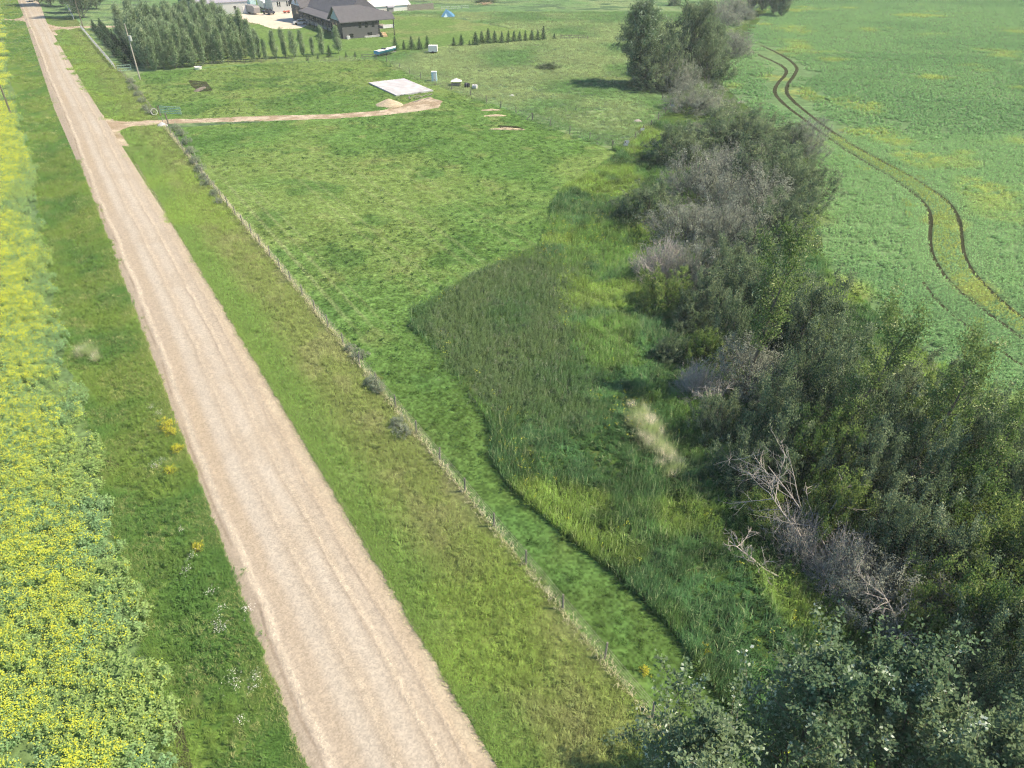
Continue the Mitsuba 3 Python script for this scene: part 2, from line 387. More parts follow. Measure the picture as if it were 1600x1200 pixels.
crop = Polygon(crop_edge + [(70, -30), (700, -30), (700, 700), (160, 700)])
meadow = Polygon([(16.7, 118.8), (23.2, 130.0), (32.7, 151.1), (30.8, 180.4), (48.0, 199.5), (64.9, 236.6), (147.9, 431.7), (134.7, 264.0), (41.9, 66.1), (49.5, 49.4), (59.0, 28.6)] + [(60, -30), tuple(XY(16.4, -30)), tuple(XY(16.4, 60))] + [(-14.0, 69.2), (10.0, 109.1)])
RUTS = [[(66.1, 216.1), (68.2, 202.2), (69.1, 191.6), (67.6, 184.2), (60.7, 170.9), (57.0, 161.1), (55.9, 150.5), (55.9, 141.1), (55.5, 125.0), (56.2, 111.8), (57.3, 103.0), (57.2, 94.8), (55.8, 89.2), (50.3, 78.7), (48.4, 72.7), (47.6, 67.9), (47.8, 63.8), (48.4, 57.6), (49.0, 51.9)],
        [(72.5, 222.6), (73.8, 208.0), (72.6, 191.6), (69.3, 183.4), (62.9, 170.2), (59.7, 161.1), (58.6, 152.8), (57.9, 134.4), (57.9, 121.1), (60.3, 105.4), (60.7, 98.0), (60.2, 92.3), (57.9, 85.8), (54.4, 78.9), (52.1, 73.4), (51.1, 67.9), (50.8, 63.8), (50.8, 60.6), (51.4, 55.7)],
        [(44.8, 68.8), (44.1, 65.0), (44.3, 61.5), (44.5, 58.4), (45.2, 54.3), (46.0, 50.9)]]
def soften(pts, k=3):
    p = np.asarray(pts, float)
    for _ in range(k):
        p = np.vstack([p[:1], np.stack([.75 * p[:-1] + .25 * p[1:], .25 * p[:-1] + .75 * p[1:]], 1).reshape(-1, 2), p[-1:]])
    return [tuple(q) for q in p]


RUTS = [soften(r) for r in RUTS]
ruts = unary_union([LineString(r).buffer(w) for r, w in zip(RUTS, (.22, .22, .17))] + [LineString(r).intersection(sbox(0, ya, 300, 400)).buffer(w) for r in RUTS[:2] for ya, w in ((85, .27), (110, .34), (150, .42))])
mid_rut = Polygon(RUTS[0] + RUTS[1][::-1]).buffer(0)
big = Polygon([(-420, -40), (460, -40), (460, 620), (-420, 620)])


def wobble(poly, k):
    """An outline made uneven, as worn edges are."""
    c = np.array(poly.segmentize(.8).exterior.coords)[:-1]
    near = np.abs(c).max(1) < 330
    c[:, 0] += near * k * 2 * (n3(c[:, 0], c[:, 1], 2.2, 31) - .5)
    c[:, 1] += near * k * 2 * (n3(c[:, 0], c[:, 1], 2.2, 47) - .5)
    return Polygon(c).buffer(0)


taken = None
ZONES = {}
for name, poly in [('gravel_road', road), ('farm_driveway', drive), ('second_driveway', drive2), ('field_trail', drive3), ('gravel_yard', yard), ('canola_field', canola),
                   ('right_verge', right_verge), ('left_verge', left_verge), ('mown_pasture', unary_union([pasture.buffer(0), pasture2.buffer(0)])), ('wheel_rut', ruts.intersection(crop.buffer(0))), ('crop_field', crop), ('farm_lawn', lawn),
                   ('meadow', meadow), ('rough_pasture', big)]:
    poly = poly.buffer(0)
    if name in ('farm_driveway', 'second_driveway', 'field_trail', 'gravel_yard', 'canola_field'):
        poly = wobble(poly, .75 if name == 'farm_driveway' else .9)
    ZONES[name] = poly if taken is None else poly.difference(taken)
    taken = poly if taken is None else taken.union(poly)


def parts_of(g):
    if hasattr(g, 'geoms'):
        return [q for h in g.geoms for q in parts_of(h)]
    return [g] if g.geom_type == 'Polygon' else []


def sheet(poly, rng, fine=1.3, near=130.0, lift=0.0):
    """A triangulated ground sheet over the polygon: finer near the camera."""
    V, F, n = [], [], 0
    for g in parts_of(poly):
        if g.is_empty or g.area < .5 or g.geom_type != 'Polygon':
            continue
        gs = g.segmentize(max(fine, 1.0))
        pts = [np.array(r.coords)[:-1] for h in parts_of(gs) for r in (h.exterior, *h.interiors)]
        x0, y0, x1, y1 = g.bounds
        for s, a, b in ((fine, -1e9, near), (4.0, near, 330), (14.0, 330, 1e9)):
            if y1 < a or y0 > b:
                continue
            xs, ys = np.arange(x0, x1, s), np.arange(max(y0, a), min(y1, b), s)
            if len(xs) * len(ys) == 0:
                continue
            q = np.stack(np.meshgrid(xs, ys), -1).reshape(-1, 2) + rng.uniform(-.3, .3, (len(xs) * len(ys), 2)) * s
            q = q[shapely.contains_xy(g.buffer(-.35 * s), q[:, 0], q[:, 1])]
            pts.append(q)
        p = np.vstack(pts)
        t = Delaunay(p).simplices
        c = p[t].mean(1)
        t = t[shapely.contains_xy(g, c[:, 0], c[:, 1])]
        e1, e2 = p[t[:, 1]] - p[t[:, 0]], p[t[:, 2]] - p[t[:, 0]]
        cr = e1[:, 0] * e2[:, 1] - e1[:, 1] * e2[:, 0]
        t = np.where(cr[:, None] < 0, t[:, ::-1], t)[np.abs(cr) > 1e-9]
        V.append(np.c_[p, zt(p[:, 0], p[:, 1]) + lift]); F.append(t + n); n += len(p)
    return np.vstack(V), np.vstack(F)


rng0 = np.random.default_rng(1)
for name, mat, lb, cat, fine in [
        ('gravel_road', 'gravel', 'straight pale gravel road with wheel tracks running away to the left', 'road', .5),
        ('farm_driveway', 'driveway_gravel', 'narrow dirt driveway from the gravel road to the concrete slab', 'driveway', 1.0),
        ('second_driveway', 'driveway_gravel', 'pale gravel driveway past the white fence toward the house', 'driveway', 2.0),
        ('field_trail', 'driveway_gravel', 'short faint dirt trail left of the road near the top corner', 'trail', 2.0),
        ('gravel_yard', 'yard_gravel', 'bright gravel yard between the sheds and the dark house', 'yard', 2.0),
        ('canola_field', 'canola_soil', 'ground of the flowering yellow field left of the road', 'field', 1.5),
        ('right_verge', 'verge_soil', 'grassy ditch between the gravel road and the wire fence', 'verge', .9),
        ('left_verge', 'left_soil', 'green ditch between the yellow field and the gravel road', 'verge', .9),
        ('mown_pasture', 'pasture_soil', 'mown bright green pasture right of the wire fence', 'pasture', 1.5),
        ('crop_field', 'crop_soil', 'blue-green crop field with curving wheel ruts on the right', 'field', 1.5),
        ('farm_lawn', 'lawn', 'mown lawn around the dark farmhouse', 'lawn', 2.0),
        ('meadow', 'meadow_soil', 'unmown ground under the tall grass and the willow thicket', 'meadow', 1.5),
        ('rough_pasture', 'rough_soil', 'pale rough tufted pasture beyond the fence', 'pasture', 2.0)]:
    scene[name] = mikit.ply(sheet(ZONES[name], rng0, fine), mat, smooth=True)
    lab(name, lb, cat, kind='structure')
gx = np.r_[-4000, -2000, -1000, np.arange(-500, 560, 20), 1000, 2000, 4000]
gy = np.r_[-3000, -1000, -300, np.arange(-100, 700, 20), 1000, 1600, 2600, 4500]
gp = np.stack(np.meshgrid(gx, gy), -1).reshape(-1, 2)
nx = len(gx)
gi, gj = np.meshgrid(np.arange(len(gy) - 1), np.arange(nx - 1), indexing='ij')
gq = np.stack([gi * nx + gj, gi * nx + gj + 1, (gi + 1) * nx + gj + 1, (gi + 1) * nx + gj], -1).reshape(-1, 4)
scene['ground'] = mikit.ply((np.c_[gp, np.full(len(gp), -.95)], gq), 'rough_soil', smooth=True)
lab('ground', 'wide farmland underlying the fields out to the horizon', 'ground', kind='structure')

scene['wheel_rut'] = mikit.ply(sheet(ZONES['wheel_rut'], rng0, 1.0), 'bare_soil', smooth=True)
lab('wheel_rut', 'dark soil wheel ruts curving through the blue-green crop', 'ruts', kind='structure')
soil_strips = unary_union([Polygon(q).buffer(.15) for q in ([(-17.3, 19.6), (-16.6, 18.6), (-15.8, 17.1), (-15.5, 17.1), (-16.4, 18.6), (-17.1, 19.7)], [(-30.3, 39.8), (-29.9, 40.0), (-29.2, 39.1), (-29.6, 38.8)], [(-75.4, 174.5), (-71.0, 173.0), (-66.5, 164.3), (-68.7, 163.0), (-72.7, 168.9)], [(-2.4, 134.4), (0.7, 134.0), (2.1, 132.2), (0.0, 131.7), (-1.9, 132.6)], [(12.6, 59.1), (13.6, 59.1), (13.7, 57.6), (12.8, 57.1)])])
scene['bare_patch'] = mikit.ply(sheet(soil_strips, rng0, .6, lift=.06), 'bare_soil', smooth=True)
lab('bare_patch', 'small bare soil patches in the grass', 'soil', kind='structure')


# ------------------------------------------------------------------ grass and crops: patches of plants
SOFT = .55      # how far a blade's own facing shows in its shading normal


def unit(a):
    return a / (np.linalg.norm(a, axis=-1, keepdims=True) + 1e-9)


def blades(mb, rng, pos, h, w, lean, az, bent=True, tone=None, tag=0.0, z=None):
    n = len(pos)
    h, w, lean, az = (np.broadcast_to(np.asarray(a, float), (n,)) for a in (h, w, lean, az))
    b = np.c_[pos, np.zeros(n) if z is None else z]
    d = np.stack([np.cos(az), np.sin(az), np.zeros(n)], -1)
    tip = b + d * (np.sin(lean) * h)[:, None] + np.array([0, 0, 1.]) * (np.cos(lean) * h)[:, None]
    wa = az + np.pi / 2 + rng.normal(0, .5, n)
    s = np.stack([np.cos(wa), np.sin(wa), np.zeros(n)], -1) * (w / 2)[:, None]
    t = rng.uniform(0, 1, n) if tone is None else tone
    if bent:
        m = b + d * (np.sin(lean * .55) * h * .6)[:, None] + np.array([0, 0, 1.]) * (np.cos(lean * .55) * h * .6)[:, None]
        v = np.stack([b - s * .7, b + s * .7, m + s, m - s, tip], 1)
        f = np.array([[0, 1, 2], [0, 2, 3], [3, 2, 4]])
        k = 5
    else:
        v = np.stack([b - s, b + s, tip], 1); f = np.array([[0, 1, 2]]); k = 3
    F = (np.arange(n)[:, None, None] * k + f[None]).reshape(-1, 3)
    uv = np.repeat(np.c_[t, np.full(n, tag)], k, 0)
    g = unit(np.cross(s, tip - b)); g *= np.where(g[:, 2:] < 0, -1, 1)
    return mb.add(v.reshape(-1, 3), F, uv, np.repeat(unit(g * SOFT + np.array([0, 0, 1.])), k, 0))


def leaves(mb, rng, cen, L, asp=.5, up=.6, tone=None, tag=0.0, centre=None):
    n = len(cen)
    L = np.broadcast_to(np.asarray(L, float), (n,))
    nn = unit(rng.normal(size=(n, 3)) + np.array([0, 0, up]))
    t = unit(np.cross(nn, rng.normal(size=(n, 3)))); b = np.cross(nn, t)
    v = np.stack([cen - t * L[:, None] / 2, cen + b * L[:, None] * asp / 2 - t * L[:, None] * .06, cen + t * L[:, None] / 2, cen - b * L[:, None] * asp / 2 - t * L[:, None] * .06], 1)
    F = (np.arange(n)[:, None, None] * 4 + np.array([[0, 1, 2], [0, 2, 3]])[None]).reshape(-1, 3)
    tt = rng.uniform(0, 1, n) if tone is None else np.clip(tone, 0, 1)
    uv = np.repeat(np.c_[tt, np.full(n, tag)], 4, 0)
    g = nn * np.where(nn[:, 2:] < 0, -1, 1)
    out = np.array([0, 0, 1.]) if centre is None else unit(cen - np.asarray(centre))
    return mb.add(v.reshape(-1, 3), F, uv, np.repeat(unit(g * (SOFT if centre is None else 1.7) + out), 4, 0))


def disc(rng, n, r, soft=.25):
    a, q = rng.uniform(0, 2 * np.pi, n), r * np.sqrt(rng.uniform(0, 1, n)) * (1 + soft * rng.normal(size=n) * .5)
    return np.c_[np.cos(a) * q, np.sin(a) * q]


def clumped(rng, n, r, nc, sig):
    c = disc(rng, nc, r)
    k = rng.integers(0, nc, n)
    return c[k] + rng.normal(0, sig, (n, 2)), k, c


def p_mown(rng, r, dens=1.0):
    mb = MB()
    n = int(r * r * 3.14 * 110 * dens)
    pos, k, c = clumped(rng, n, r, int(n / 26), .085)
    tone = np.clip(rng.uniform(0, 1, len(c))[k] * .75 + rng.uniform(0, .25, n), 0, 1)
    blades(mb, rng, pos, rng.uniform(.06, .19, n), rng.uniform(.03, .06, n), rng.uniform(.5, 1.25, n), rng.uniform(0, 6.28, n), False, tone)
    for q in disc(rng, rng.integers(0, 3), r * .8):        # darker clover tufts
        m = rng.integers(20, 50)
        leaves(mb, rng, np.c_[q + rng.normal(0, .11, (m, 2)), rng.uniform(.06, .2, m)], rng.uniform(.05, .09, m), .8, 1.2, rng.uniform(0, .2, m))
    return mb


def p_tall(rng, r, dens, hmin, hmax, w=.03, heads=.2, wind=None):
    mb = MB()
    n = int(r * r * 3.14 * dens)
    pos, k, c = clumped(rng, n, r, max(4, int(n / 16)), .09)
    nc = len(c)
    tone = np.clip(rng.uniform(0, .8, nc)[k] + rng.uniform(-.1, .25, n), 0, 1)
    az = np.where(rng.uniform(size=n) < .5, rng.uniform(0, 6.28, nc)[k], rng.uniform(0, 6.28, n)) + rng.normal(0, .5, n)
    hc = rng.uniform(hmin, hmax, nc)[k] * rng.uniform(.6, 1.1, n)
    blades(mb, rng, pos, hc, rng.uniform(.7, 1.3, n) * w, np.clip(rng.normal(.75, .3, n), .1, 1.35), az, True, tone)
    m = int(n * heads)                                   # seed heads on thin stalks
    if m:
        q = disc(rng, m, r)
        blades(mb, rng, q, rng.uniform(hmax * .9, hmax * 1.3, m), w * .55, np.clip(rng.normal(.25, .15, m), 0, .7), rng.uniform(0, 6.28, m), False, rng.uniform(.85, 1, m))
    return mb


def plant(mb, rng, q, h, r, n, L, asp=.45, tone=(0, 1), up=.5, stem=True):
    z = h * rng.uniform(.15, 1, n) ** .7
    a, k = rng.uniform(0, 6.28, n), r * (1.05 - .6 * z / h) * np.sqrt(rng.uniform(0, 1, n))
    leaves(mb, rng, np.c_[q[0] + np.cos(a) * k, q[1] + np.sin(a) * k, z], rng.uniform(.7, 1.25, n) * L, asp, up, rng.uniform(*tone, n))


def p_weeds(rng, r):
    mb = MB()
    for q in disc(rng, int(r * r * 3.14 * 7), r):
        h = rng.uniform(.45, 1.05)
        base = rng.uniform(0, .55)
        plant(mb, rng, q, h, rng.uniform(.10, .2), 26, .12, .35, (base, base + .45), .5)
    n = int(r * r * 3.14 * 60)
    blades(mb, rng, disc(rng, n, r), rng.uniform(.25, .7, n), .03, rng.uniform(.2, .9, n), rng.uniform(0, 6.28, n), True)
    return mb


def p_forbs(rng, r):
    """Low broad-leaved weeds of the ditch."""
    mb = MB()
    for q in disc(rng, int(r * r * 3.14 * 9), r):
        plant(mb, rng, q, rng.uniform(.2, .5), rng.uniform(.12, .25), 14, .12, .6, (rng.uniform(0, .4), rng.uniform(.5, 1)), .9)
    n = int(r * r * 3.14 * 110)
    blades(mb, rng, disc(rng, n, r), rng.uniform(.15, .45, n), .028, rng.uniform(.2, 1.0, n), rng.uniform(0, 6.28, n), True)
    return mb


def p_canola(rng, r, bloom):
    mb = MB()
    for q in disc(rng, int(r * r * 3.14 * 16), r, .1):
        h = rng.uniform(.7, 1.08)
        plant(mb, rng, q, h * .87, .22, 14, .15, .55, (0, 1), 1.6)
        if rng.uniform() < bloom:
            m = rng.integers(8, 15)
            c = np.c_[q + rng.normal(0, .13, (m, 2)), h * rng.uniform(.85, 1.1, m)]
            leaves(mb, rng, c, rng.uniform(.055, .095, m), .9, 1.6, None, 2.0)
    return mb


def p_crop(rng, r, dens=9.0, L=.14):
    mb = MB()
    for q in disc(rng, int(r * r * 3.14 * dens), r, .1):
        plant(mb, rng, q, rng.uniform(.28, .48), rng.uniform(.14, .24), 10, L, .65, (0, 1), 1.8)
    return mb


def p_rough(rng, r, dens, h, w):
    mb = MB()
    n = int(r * r * 3.14 * dens)
    pos, k, c = clumped(rng, n, r, max(3, int(n / 26)), .22)
    tone = np.clip(rng.uniform(0, 1, len(c))[k] * .8 + rng.uniform(0, .2, n), 0, 1)
    blades(mb, rng, pos, rng.uniform(.5, 1.1, n) * h, w, rng.uniform(.3, 1.1, n), rng.uniform(0, 6.28, n), False, tone)
    return mb


def group(key, makers, bsdf):
    for i, mk in enumerate(makers):
        scene['%s_patch_%d' % (key, i)] = {'type': 'shapegroup', 'plants': mk().ply(bsdf)}
    return ['%s_patch_%d' % (key, i) for i in range(len(makers))]


def R(s):
    return np.random.default_rng(s)


def grid_in(poly, s, rng, jit=.3):
    x0, y0, x1, y1 = poly.bounds
    q = np.stack(np.meshgrid(np.arange(x0, x1, s), np.arange(y0, y1, s)), -1).reshape(-1, 2)
    q[:, 0] += (np.round((q[:, 1] - y0) / s) % 2) * s / 2
    q = q + rng.uniform(-jit, jit, q.shape) * s
    return q[shapely.contains_xy(poly, q[:, 0], q[:, 1])]


PATCHES = {}


def spread(name, groups, poly, spacing, rng, pick=None, smin=.9, smax=1.15, keep=1.0):
    for q in grid_in(poly, spacing, rng):
        g = groups[rng.integers(len(groups))] if pick is None else pick(q, rng)
        if g is None or rng.uniform() > keep:
            continue
        i = PATCHES[name] = PATCHES.get(name, 0) + 1
        put('%s__%03d' % (name, i), g, q[0], q[1], z1(q) - .01, rng.uniform(0, 6.28), rng.uniform(smin, smax))


def lift_z(mb):
    """Sets a mesh laid out in world x, y on the ground."""
    v, f, uv = mb.get()
    v[:, 2] += zt(v[:, 0], v[:, 1])
    m = MB(); m.add(v, f, uv, np.vstack(mb.nr))
    return m


rg = R(11)
Z = {k: v.intersection(SEEN) for k, v in ZONES.items()}
CLIP = lambda a, b: Polygon([(-400, a), (400, a), (400, b), (-400, b)])

# mown pasture
g_m = group('mown', [lambda s=s: p_mown(R(100 + s), 1.5) for s in range(5)], 'mown_blades')
g_m2 = group('mown_far', [lambda s=s: p_rough(R(120 + s), 2.6, 26, .16, .09) for s in range(3)], 'mown_blades')
spread('mown_grass', g_m, Z['mown_pasture'].intersection(CLIP(0, 88)).buffer(-1.1), 2.1, rg)
spread('mown_grass', g_m2, Z['mown_pasture'].intersection(CLIP(86, 210)).buffer(-1.5), 3.6, rg)
mb = MB()
tz = Z['mown_pasture'].intersection(CLIP(30, 215)).buffer(-.5)
for c in grid_in(tz, 1.25, rg, .5):
    if n3(c[0], c[1], 9.0, 61) + rg.uniform(-.14, .14) < .50:
        continue
    m = int(rg.integers(14, 34)); sg = rg.uniform(.1, .3)
    leaves(mb, rg, np.c_[c + rg.normal(0, sg, (m, 2)), rg.uniform(.05, .26, m)], rg.uniform(.10, .18, m), .6, 1.0)
obj('clover_tufts', lift_z(mb), 'tuft_leaf')
lab('clover_tufts', 'scattered dark green tufts standing in the mown pasture', 'tufts', kind='stuff')
lab('mown_grass', 'short mown grass of the bright green pasture', 'grass', kind='stuff')

# verges
g_v = group('verge', [lambda s=s: p_tall(R(200 + s), 1.3, 190, .18, .42, .028, .2) for s in range(5)], 'verge_blades')
g_vf = group('verge_far', [lambda s=s: p_rough(R(220 + s), 2.2, 60, .4, .08) for s in range(3)], 'verge_blades')
spread('ditch_grass', g_v, Z['right_verge'].intersection(CLIP(0, 110)).buffer(-.75), 1.45, rg)
spread('ditch_grass', g_vf, Z['right_verge'].intersection(CLIP(108, 260)).buffer(-.9), 2.4, rg)
lab('ditch_grass', 'uncut yellowish grass in the ditch between road and wire fence', 'grass', kind='stuff')
g_l = group('left_verge', [lambda s=s: p_forbs(R(240 + s), 1.3) for s in range(3)] + [lambda s=s: p_tall(R(250 + s), 1.3, 180, .18, .45, .032, .06) for s in range(3)], 'left_blades')
spread('roadside_weeds', g_l, Z['left_verge'].intersection(CLIP(0, 120)).buffer(-.7), 1.5, rg)
spread('roadside_weeds', group('left_far', [lambda s=s: p_rough(R(260 + s), 2.2, 50, .4, .09) for s in range(3)], 'left_blades'), Z['left_verge'].intersection(CLIP(118, 330)).buffer(-.9), 2.5, rg)
lab('roadside_weeds', 'green weeds and grass in the ditch left of the road', 'weeds', kind='stuff')
def strip(n, u0, du, v0, v1, seed, wav=.3):
    """Points in a ragged strip along the road edge at u0, thinning over du."""
    fv = rg.uniform(v0, v1, n)
    return XY(u0 + du * np.abs(rg.normal(0, .7, n)) + wav * (n3(fv, fv * 0, 1.6, seed) - .5) + wav * 1.2 * (n3(fv, fv * 0, .45, seed + 1) - .5), fv)


ALLDRIVE = unary_union([drive, drive2]).buffer(.2)
q = strip(6000, 8.2, .35, 8, 125, 4); q = q[~shapely.contains_xy(ALLDRIVE, q[:, 0], q[:, 1])]
n = len(q); mb = MB(); blades(mb, rg, q, rg.uniform(.1, .3, n), .03, rg.uniform(.5, 1.3, n), rg.uniform(2.6, 4.6, n), False)
q = strip(60000, 8.45, .75, 8, 130, 4); q = q[~shapely.contains_xy(ALLDRIVE, q[:, 0], q[:, 1])]
n = len(q); me = MB(); blades(me, rg, q, rg.uniform(.12, .42, n), .032, rg.uniform(.3, 1.2, n), rg.uniform(0, 6.28, n), False)
obj('ditch_grass', lift_z(me), 'verge_blades')
q = strip(60000, .75, -.9, 12, 130, 24); n = len(q); me = MB(); blades(me, rg, q, rg.uniform(.1, .38, n), .034, rg.uniform(.3, 1.2, n), rg.uniform(0, 6.28, n), False)
q = strip(40000, -5.0, .9, 12, 130, 28, 1.2); n = len(q); blades(me, rg, q, rg.uniform(.2, .6, n), .034, rg.uniform(.3, 1.1, n), rg.uniform(0, 6.28, n), False)
obj('roadside_weeds', lift_z(me), 'left_blades')
n = 6500; fv = rg.uniform(8, 148, n)
q = XY(16.25 + rg.normal(0, .17, n), fv)
blades(mb, rg, q, rg.uniform(.2, .55, n) * (.5 + n3(fv, fv * 0, 3.0, 14)), .03, rg.uniform(.3, 1.2, n), rg.uniform(0, 6.28, n), True)
obj('dry_grass', lift_z(mb), 'dry_blades')
lab('dry_grass', 'pale dry grass along the right road edge and under the wire fence', 'grass', kind='stuff')

# canola
g_c = group('canola', [lambda s=s, b=b: p_canola(R(300 + s), 1.25, b) for s, b in enumerate((.68, .6, .45, .25, .25, .10, .06))], 'canola_leaf')
cz = Z['canola_field']


def pick_canola(q, rng):
    d = cz.boundary.distance(Point(q)) if False else -4.9 - float(UV(q)[0])
    t = d / 3.0 + 2.2 * (float(n3(q[0], q[1], 3.0, 8)) - .5) - .1 - .9 * math.exp(-((float(UV(q)[1]) - 114) / 9) ** 2)
    return g_c[5 + rng.integers(2)] if t < .45 else g_c[3 + rng.integers(2)] if t < .75 else g_c[rng.integers(3)]


spread('canola', g_c, canola.buffer(-.15).intersection(SEEN).intersection(CLIP(0, 150)).difference(LineString([(-74.6, 91.3), (-68.4, 89.7), (-61.4, 86.7)]).buffer(.55)), 1.75, rg, pick_canola)
spread('canola', group('canola_far', [lambda: p_canola(R(330), 2.2, .9), lambda: p_canola(R(331), 2.2, .3)], 'canola_leaf'), canola.buffer(-1).intersection(SEEN).intersection(CLIP(149, 330)), 3.2, rg)
lab('canola', 'flowering yellow canola with blue-green leaves left of the road', 'canola', kind='stuff')

# meadow: weed patch, tall grass
weedpoly = Polygon([(-10.1, 62.3), (-7.4, 66.0), (-4.2, 70.3), (0.0, 74.8), (3.7, 78.1), (5.8, 72.4), (6.5, 64.7), (6.1, 53.5), (7.8, 45.7), (5.0, 43.4), (1.0, 43.0), (-1.8, 44.4), (-3.3, 47.5), (-6.4, 53.5), (-9.7, 59.1)])
mz = Z['meadow']
g_w = group('weeds', [lambda s=s: p_weeds(R(400 + s), 1.2) for s in range(4)], 'weed_leaf')
g_t = group('tallgrass', [lambda s=s: p_tall(R(420 + s), 1.2, 150, .45, .95, .035, .1) for s in range(4)] + [lambda s=s: p_weeds(R(430 + s), 1.2) for s in range(3)], 'meadow_blades')
wclip = mz.intersection(weedpoly.buffer(3.5))


def pick_weed(q, rng):
    d = weedpoly.exterior.distance(Point(q)) * (1 if weedpoly.contains(Point(q)) else -1)
    if d + 5 * (float(n3(q[0], q[1], 5.0, 71)) - .42) < 0:
        return None
    return g_w[rng.integers(len(g_w))]


WEEDY = []
spread('tall_weeds', g_w, wclip.buffer(-.8), 1.45, rg, pick_weed)
lab('tall_weeds', 'dark green waist-high weeds in the unmown triangle of the pasture', 'weeds', kind='stuff')
g_lodged = group('lodged', [lambda s=s: p_tall(R(440 + s), 1.3, 120, .25, .55, .045, .0) for s in range(2)], 'meadow_blades')


def pick_meadow(q, rng):
    t = float(n3(q[0], q[1], 4.5, 91))
    return g_lodged[rng.integers(2)] if t < .43 else g_t[4 + rng.integers(3)] if t > .56 else g_t[rng.integers(4)]


inner_meadow = mz.difference(weedpoly.buffer(-1.8))
spread('tall_grass', g_t, inner_meadow.buffer(-.8).intersection(CLIP(0, 135)), 1.55, rg, pick_meadow, .7, 1.3)
fz = inner_meadow.intersection(CLIP(0, 95)).intersection(pasture.buffer(14))
q = grid_in(fz, .9, rg, .5)
q = q[(n3(q[:, 0], q[:, 1], 5.0, 95) + rg.uniform(-.1, .1, len(q))) > .53]
mb = MB()
for c in q:
    m = int(rg.integers(3, 9)); leaves(mb, rg, np.c_[c + rg.normal(0, .12, (m, 2)), rg.uniform(.6, 1.0, m)], rg.uniform(.06, .11, m), .8, 1.2)
obj('yellow_flowers', lift_z(mb), 'leaf_yellow')
lab('yellow_flowers', 'small pale yellow flower heads dotted through the tall grass', 'flowers', kind='stuff')
lab('tall_grass', 'unmown tall grass between the mown pasture and the willows', 'grass', kind='stuff')
band = mz.intersection(pasture.buffer(1.9)).intersection(CLIP(0, 120))
q = np.vstack([grid_in(band, .115, rg), grid_in(mz.intersection(pasture.buffer(.55)).intersection(CLIP(0, 120)), .085, rg)])
inw = shapely.contains_xy(weedpoly, q[:, 0], q[:, 1])
mb = MB(); k = q[~inw]; n = len(k)
blades(mb, rg, k, rg.uniform(.45, 1.1, n), .036, rg.uniform(.05, .55, n), rg.uniform(0, 6.28, n), True)
obj('tall_grass', lift_z(mb), 'meadow_blades')
mb = MB()
for c in grid_in(band.intersection(weedpoly), .36, rg):
    b = rg.uniform(0, .5); plant(mb, rg, c, rg.uniform(.45, 1.0), .16, 22, .12, .35, (b, b + .45))
for c in grid_in(Z['mown_pasture'].intersection(weedpoly.buffer(2.2)), .42, rg, .5):
    k = weedpoly.distance(Point(c)) / 2.2
    if rg.uniform() > (1 - k) ** 1.6 * .9:
        continue
    b = rg.uniform(0, .5); plant(mb, rg, c, rg.uniform(.2, .75) * (1 - .6 * k), .15, 14, .12, .35, (b, b + .45))
obj('tall_weeds', lift_z(mb), 'weed_leaf')

# blue-green crop
cz2 = Z['crop_field'].intersection(CLIP(0, 128))
g_p = group('crop', [lambda s=s: p_crop(R(500 + s), 1.4) for s in range(5)], 'crop_leaf')
nearrut = ruts.buffer(1.7)
spread('field_crop', g_p, cz2.difference(nearrut).buffer(-.5), 1.95, rg)
spread('field_crop', group('crop_far', [lambda s=s: p_crop(R(520 + s), 2.6, 2.6, .3) for s in range(3)], 'crop_leaf'), Z['crop_field'].intersection(CLIP(126, 345)).difference(ruts.buffer(2.2)), 3.9, rg)
lab('field_crop', 'blue-green leafy crop plants of the right-hand field', 'crop', kind='stuff')
mb, my = MB(), MB()
zone = cz2.intersection(nearrut.buffer(1.0)).difference(ruts.buffer(.04))
for c in grid_in(zone, .34, rg):
    y = shapely.contains_xy(mid_rut, c[0], c[1]) or n3(c[0], c[1], 4.0, 21) > .66
    plant(my if y and rg.uniform() < .75 else mb, rg, c, rg.uniform(.25, .48), rg.uniform(.14, .22), 10, .15, .65, (0, 1), 1.8)
obj('field_crop', lift_z(mb), 'crop_leaf')
obj('yellowed_crop', lift_z(my), 'yellowed_leaf')
lab('yellowed_crop', 'yellowed crop plants between the curving wheel ruts', 'crop', kind='stuff')

# rough pasture
g_r = group('rough', [lambda s=s: p_rough(R(600 + s), 2.6, 55, .38, .10) for s in range(4)], 'rough_blades')
spread('tufted_grass', g_r, Z['rough_pasture'].intersection(Polygon([(-40, 90), (75, 90), (110, 330), (-60, 330)])).intersection(CLIP(90, 300)), 3.4, rg)
lab('tufted_grass', 'pale tufted grass of the rough pasture beyond the fence', 'grass', kind='stuff')

